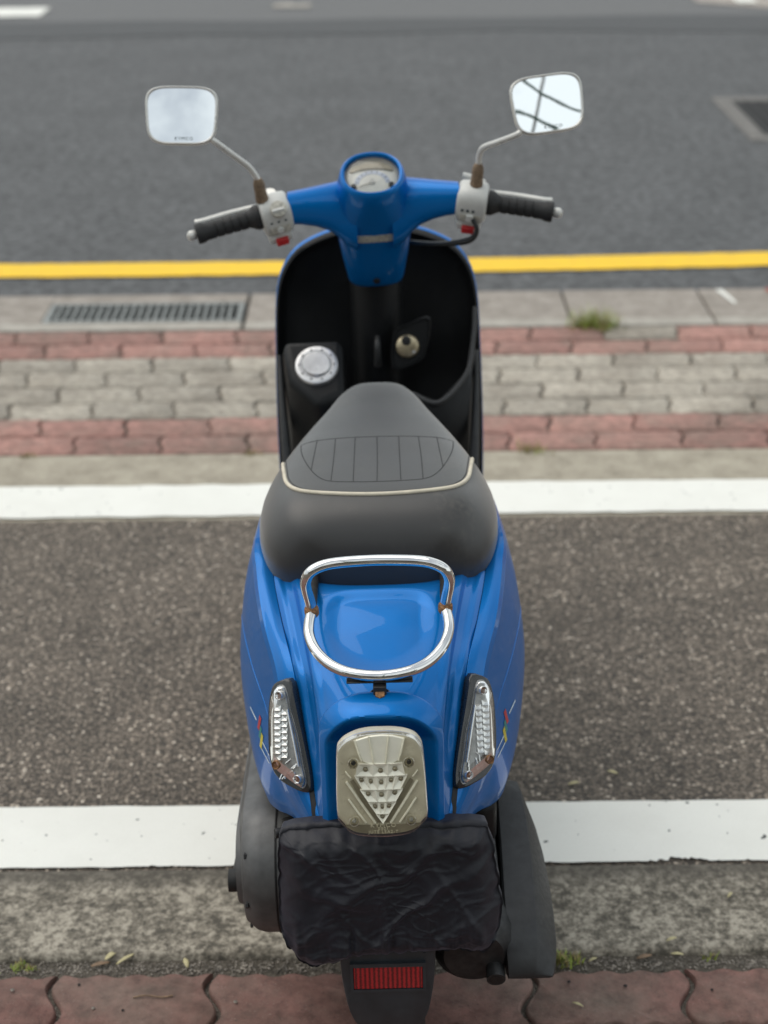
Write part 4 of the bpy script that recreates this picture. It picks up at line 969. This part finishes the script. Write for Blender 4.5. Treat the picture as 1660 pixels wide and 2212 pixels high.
arc = [(.030 * math.cos(q), -.014 + .030 * math.sin(q)) for q in [math.pi * (.02 + .96 * k / 16) for k in range(17)]]; arc2 = [(.0225 * math.cos(q), -.014 + .0225 * math.sin(q)) for q in [math.pi * (.98 - .96 * k / 16) for k in range(17)]]
hb('dial_scale', prism(arc + arc2, CLU, -.0058, -.0050), 'dial_blue', hc)
for k in range(9):
    q = math.pi * (.06 + .88 * k / 8); hb('tick', prism([(.0285 * math.cos(q) - .0005 * math.sin(q), -.014 + .0285 * math.sin(q) + .0005 * math.cos(q)), (.0285 * math.cos(q) + .0005 * math.sin(q), -.014 + .0285 * math.sin(q) - .0005 * math.cos(q)), (.0245 * math.cos(q) + .0005 * math.sin(q), -.014 + .0245 * math.sin(q) - .0005 * math.cos(q)), (.0245 * math.cos(q) - .0005 * math.sin(q), -.014 + .0245 * math.sin(q) + .0005 * math.cos(q))], CLU, -.0049, -.0045), 'print_dark', hc)
hb('needle', tube([CLU(0, -.012, -.0035), CLU(-.022, -.019, -.0035)], .0009, 6), 'sticker', hc); hb('needle_cap', cyl(CLU(0, -.010, -.005), CLU.n, .0045, .004, 16), 'white_plastic', hc)
hb('visor', dome([(a, b) for a, b in smooth_outline([(-.036, .012), (-.02, .0165), (0, .018), (.02, .0165), (.036, .012), (.034, .022), (.02, .034), (0, .0385), (-.02, .034), (-.034, .022)], 3)], CLU, [(1.0, -.006), (.97, -.0025), (.6, -.002)]), 'tail_dark', hc)
for s in (-1, 1): hb('trip_knob', cyl(CLU(s * .031, -.020, -.006), CLU.n, .0045, .006, 12), 'dark_hole', hc)
hb('dial_lens', dome(clo, CLU, [(1.0, -.003), (.97, .002), (.8, .0055), (.4, .0075)]), 'clear_lens', hc, angle=80)
ff = unit(np.array([0, 2.535 - 2.667, 1.045 - .846]));  # along the rider-facing side
FFr = Frame(np.array([0, 2.5906, .9530]), (1, 0, 0), ax / np.linalg.norm(ax), -e2)
hb('name_sticker', dome(smooth_outline([(-.030, -.0085), (0, -.0095), (.030, -.0085), (.031, 0), (.030, .0085), (0, .0078), (-.030, .0085), (-.031, 0)], 3), FFr, [(1.0, -.004), (1.0, -.0012), (.97, .0004), (.5, .0008)]), 'sticker', hc)
hb('cover_screw', cyl(Frame(np.array([0, 2.652, .860]), (1, 0, 0), e2, -e2)(0, 0, 0) , -e2, .006, .004, 12), 'dark_hole', hc)
# head lamp on the front of the cover
hl = hb('head_lamp', lathe([(-.03, .05), (.0, .056), (.012, .056), (.016, .052), (.02, .045), (.026, .02), (.027, .001)], np.array([0, 2.665, 1.01]), (0, 1, -.12), 32), 'silver')
BD = {}
for s in (-1, 1):
    p0, p1 = np.array([s * .138, 2.566, 1.021]), np.array([s * .296, 2.540, .9935]); d = unit(p1 - p0)
    L = np.linalg.norm(p1 - p0); e_up = unit(np.array([0, -.38, .92]) - d * (np.array([0, -.38, .92]) @ d)); e_fr = np.cross(d, e_up); e_fr = e_fr if e_fr[1] > 0 else -e_fr
    # switch housing
    R = []
    for tt, hu, hd, hf, off in [(.002,.024,.024,.024,0),(.004,.028,.028,.026,0),(.007,.0305,.0305,.028,0),(.020,.0320,.0325,.0285,0),(.040,.0320,.0325,.0285,0),(.048,.0305,.0305,.028,0),(.0515,.027,.027,.025,0),(.0525,.022,.022,.022,0)]:
        R.append([p0 + d * tt + e_fr * a + e_up * (b + off - .002) for a, b in sup(28, hf, (hu + hd) / 2, 2.9)])
    V, F = loft(R); V2 = None
    sw = hb('switch_housing', (V, F), 'white_plastic', angle=35)
    SF_ = Frame(p0 + d * .027 - e_fr * .0280 - e_up * .002, d * s, e_up, -e_fr)      # rider-facing side
    hb('lower_shell', join(prism([(-.021, -.045), (.018, -.045), (.021, -.028), (-.022, -.028)], SF_, -.046, -.004)), 'white_plastic', sw, bevel=.005)
    hb('start_button' if s > 0 else 'horn_button', prism([(-.011, -.0455), (.010, -.0455), (.010, -.0325), (-.011, -.0325)], SF_, -.01, .003), 'red_button', sw, bevel=.002)
    if s < 0:
        hb('beam_switch', cyl(SF_(0.004, .0225, -.006), SF_.n * .6 + SF_.v * .8, .0135, .008, 20), 'sticker', sw); hb('beam_lever', prism([(-.007, .022), (.013, .022), (.013, .030), (-.007, .030)], SF_, -.002, .004), 'grey_steel' if False else 'white_plastic', sw, bevel=.001)
        hb('signal_slot', prism([(-.018, -.020), (.018, -.020), (.018, -.006), (-.018, -.006)], SF_, -.004, .0012), 'sticker', sw, bevel=.001); hb('signal_knob', cyl(SF_(0, -.012, 0), SF_.n, .0055, .006, 14), 'white_plastic', sw)
        for a in (-.012, 0, .012): hb('icon', prism([(a - .002, .002), (a + .002, .002), (a + .002, .005), (a - .002, .005)], SF_, 0, .0010), 'print_dark', sw)
    else:
        for a in (-.013, -.004, .005): hb('icon', prism([(a - .0025, -.002), (a + .002, -.002), (a + .002, .003), (a - .0025, .003)], SF_, 0, .0010), 'print_dark', sw)
        hb('light_switch', prism([(-.016, -.022), (.018, -.022), (.018, -.007), (-.016, -.007)], SF_, -.004, .0010), 'sticker', sw, bevel=.001); hb('switch_knob', prism([(-.006, -.020), (.006, -.020), (.006, -.006), (-.006, -.006)], SF_, 0, .005), 'white_plastic', sw, bevel=.0015)
    # grip
    t0 = .053; pr = [(t0, .015), (t0, .0205), (t0 + .006, .0210), (t0 + .011, .0190), (t0 + .017, .0150)]
    k = t0 + .02
    while k < L - .022:
        pr += [(k, .0143), (k + .001, .0130), (k + .0026, .0130), (k + .0036, .0143)]; k += .0135
    pr += [(L - .016, .0148), (L - .012, .0168), (L - .002, .0172), (L, .0158), (L, .008)]
    gp = hb('grip', lathe(pr, p0, d, 28), 'rubber', angle=30)
    hb('bar_end', lathe([(L - .001, .006), (L + .004, .0085), (L + .011, .0085), (L + .015, .005), (L + .016, .001)], p0, d, 18), 'frame_metal', gp)
    # brake lever in front of the grip
    lv = hb('brake_lever', tube(smooth_path([p0 + d * .030 + e_fr * .040 - e_up * .016, p0 + d * .055 + e_fr * .050 - e_up * .018, p0 + d * .10 + e_fr * .050 - e_up * .016, p0 + d * .145 + e_fr * .044 - e_up * .012, p0 + d * .158 + e_fr * .046 - e_up * .012], 4), .0052, 10), 'frame_metal')
    hb('lever_pivot', cyl(p0 + d * .026 + e_fr * .04 - e_up * .012, e_up, .012, .024, 16), 'frame_metal', lv)
    if s > 0: hb('lever_tab', tube([p0 + d * .004 + e_fr * .045 + e_up * .014, p0 + d * .030 + e_fr * .043 + e_up * .012, p0 + d * .042 + e_fr * .04 + e_up * .008], .005, 10), 'white_plastic', lv)
    # mirror
    b0 = p0 + d * (.030 if s > 0 else .043) + e_up * .030 + e_fr * .004
    b1 = b0 + np.array([s * .004, -.004, .034])
    Mc = np.array([-.297, 2.500, 1.187]) if s < 0 else np.array([.281, 2.500, 1.189])
    rv = unit((-.10, -.84, .56)) if s < 0 else unit((.16, -.84, .56))
    nm = unit(unit(np.array([0, 0, 1.7]) - Mc) + rv)
    ux = unit(np.cross((0, 0, 1), nm)); ux = ux if ux[0] > 0 else -ux
    uy = np.cross(nm, ux); q = math.radians(-2.5 if s < 0 else 6.0)
    ux, uy = ux * math.cos(q) + uy * math.sin(q), uy * math.cos(q) - ux * math.sin(q)
    MFr = Frame(Mc, ux, uy, nm)
    mo_ = [(a * (1 + .05 * b / .045 * (1 if True else 0)), b + .04 * a * s * 0) for a, b in sup(56, .0565, .0455, 4.2)]
    mr_ = sc('mirror', dome(mo_, MFr, [(.925, .0020), (.94, .0048), (.965, .0060), (.995, .0042), (1.008, -.002), (.99, -.008), (.90, -.020), (.6, -.030), (.2, -.033)], flip=True), 'frame_metal', angle=60)
    Rm = 1.25; inn = [(a * .932, b * .928) for a, b in mo_]
    def mh(p): return -(p[0] ** 2 + p[1] ** 2) / (2 * Rm) + .0035
    V = []; F = []
    for r in [1, .85, .7, .55, .4, .25, .1]: V += [MFr(a * r, b * r, mh((a * r, b * r))) for a, b in inn]
    for i in range(6): F += [(i * 56 + k, i * 56 + (k + 1) % 56, (i + 1) * 56 + (k + 1) % 56, (i + 1) * 56 + k) for k in range(56)]
    F.append(tuple(6 * 56 + k for k in range(56)))
    sc('glass', (V, F), 'mirror_glass', mr_, angle=180)
    sc('lettering', text_mesh('KYMCO', .0072, Frame(MFr(.004, -.0365, .0036), MFr.u, MFr.v, MFr.n)), 'print_dark', mr_, smooth=False)
    b0s, b1s = np.array(steer(b0)), np.array(steer(b1))
    sc('boot', lathe([(-.004, .0105), (.0, .011), (.012, .0098), (.024, .0098), (.030, .0088), (.036, .006)], b0s, b1s - b0s, 18), 'boot_brown', mr_)
    end = MFr(-s * .0535, -.040, -.004)
    kn = b1s + np.array([s * .010, -.004, .020]) if s < 0 else b1s + np.array([.002, -.004, .026])
    sc('stem', tube(smooth_path([b1s, b1s + (kn - b1s) * .6, kn + (end - kn) * .10, kn + (end - kn) * .5, end, end + (np.array(Mc) - end) * .15], 6), .0048, 12), 'frame_metal', mr_)
# brake hose from the right control to the column
ca = [(.165, 2.545, .995), (.172, 2.545, .975), (.160, 2.56, .955), (.120, 2.60, .938), (.085, 2.64, .928), (.04, 2.69, .920)]
sc('brake_hose', tube(smooth_path(ca, 6), [.0040 + .0022 * math.exp(-((i - 13) / 4.) ** 2) for i in range(31)], 10), 'cable')

# ================================================================== BEHIND THE CAMERA (pipe frame seen in the right mirror, building added)

fr_ = bpy.data.objects.new('pipe_frame', None); COL.objects.link(fr_); fr_.location = (-.13, -3.2, 0)
tag(fr_, 'green curved pipe frame on posts with a leaning grey pole, seen in the mirror', 'pipe frame')
def pf(name, P, r, mat): V, F = tube(P, r, 14); return raw(name, [(p[0] + .13, p[1] + 3.2, p[2]) for p in V], F, mat, fr_)
pf('pole', [(-.128, -3.28, 0), (1.36, -3.28, 6.6)], .040, 'grey_steel')
pf('rib', smooth_path([(.26, -3.2, 5.92), (.50, -3.2, 5.78), (.86, -3.2, 5.5), (1.09, -3.2, 5.29), (1.55, -3.2, 5.01), (1.96, -3.2, 4.83), (3.0, -3.2, 4.55), (4.2, -3.2, 4.4)], 6), .033, 'green_steel')
pf('rib', smooth_path([(.26, -3.12, 4.84), (.48, -3.12, 4.77), (.75, -3.12, 4.65), (1.01, -3.12, 4.5), (1.42, -3.12, 4.27), (2.6, -3.12, 3.75), (4.2, -3.12, 3.45)], 6), .033, 'green_steel')
pf('post', [(4.2, -3.16, 0), (4.2, -3.16, 4.6)], .06, 'green_steel'); pf('post', [(.24, -3.16, 0), (.24, -3.16, 6.1)], .06, 'green_steel')
# building added out of view to give dark reflections and cut light from behind
simple('added_wall', (.30, .27, .23), .8, var=.25, vs=1.5, bump=.2, bs=20); simple('added_glass', (.02, .025, .03), .1, var=.1); simple('added_trim', (.12, .12, .12), .6)
bh = bpy.data.objects.new('added_building', None); COL.objects.link(bh); bh.location = (0, -14, 0)
tag(bh, 'low arcaded building added unseen behind the camera to darken reflections', 'building')
raw('wall', *join(box(-16, 16, -6, 0, 3.2, 7.0), box(-16, 16, -6, -2.5, 0, 3.2)), 'added_wall', bh)
raw('roof', *box(-16.3, 16.3, -6.2, .5, 7.0, 7.25), 'added_trim', bh)
for k in range(7):
    raw('pillar', *box(-15.8 + k * 5.15, -15.2 + k * 5.15, -.55, -.02, 0, 3.199), 'added_wall', bh)
    if k < 6:
        w = raw('window', *box(-13.9 + k * 5.15, -11.9 + k * 5.15, -.05, .04, 4.2, 6.1), 'added_trim', bh); raw('pane', *box(-13.8 + k * 5.15, -12.0 + k * 5.15, .041, .06, 4.3, 6.0), 'added_glass', w)
        raw('added_front', *box(-14.6 + k * 5.15, -11.2 + k * 5.15, -2.52, -2.45, .1, 2.8), 'added_glass', bh)
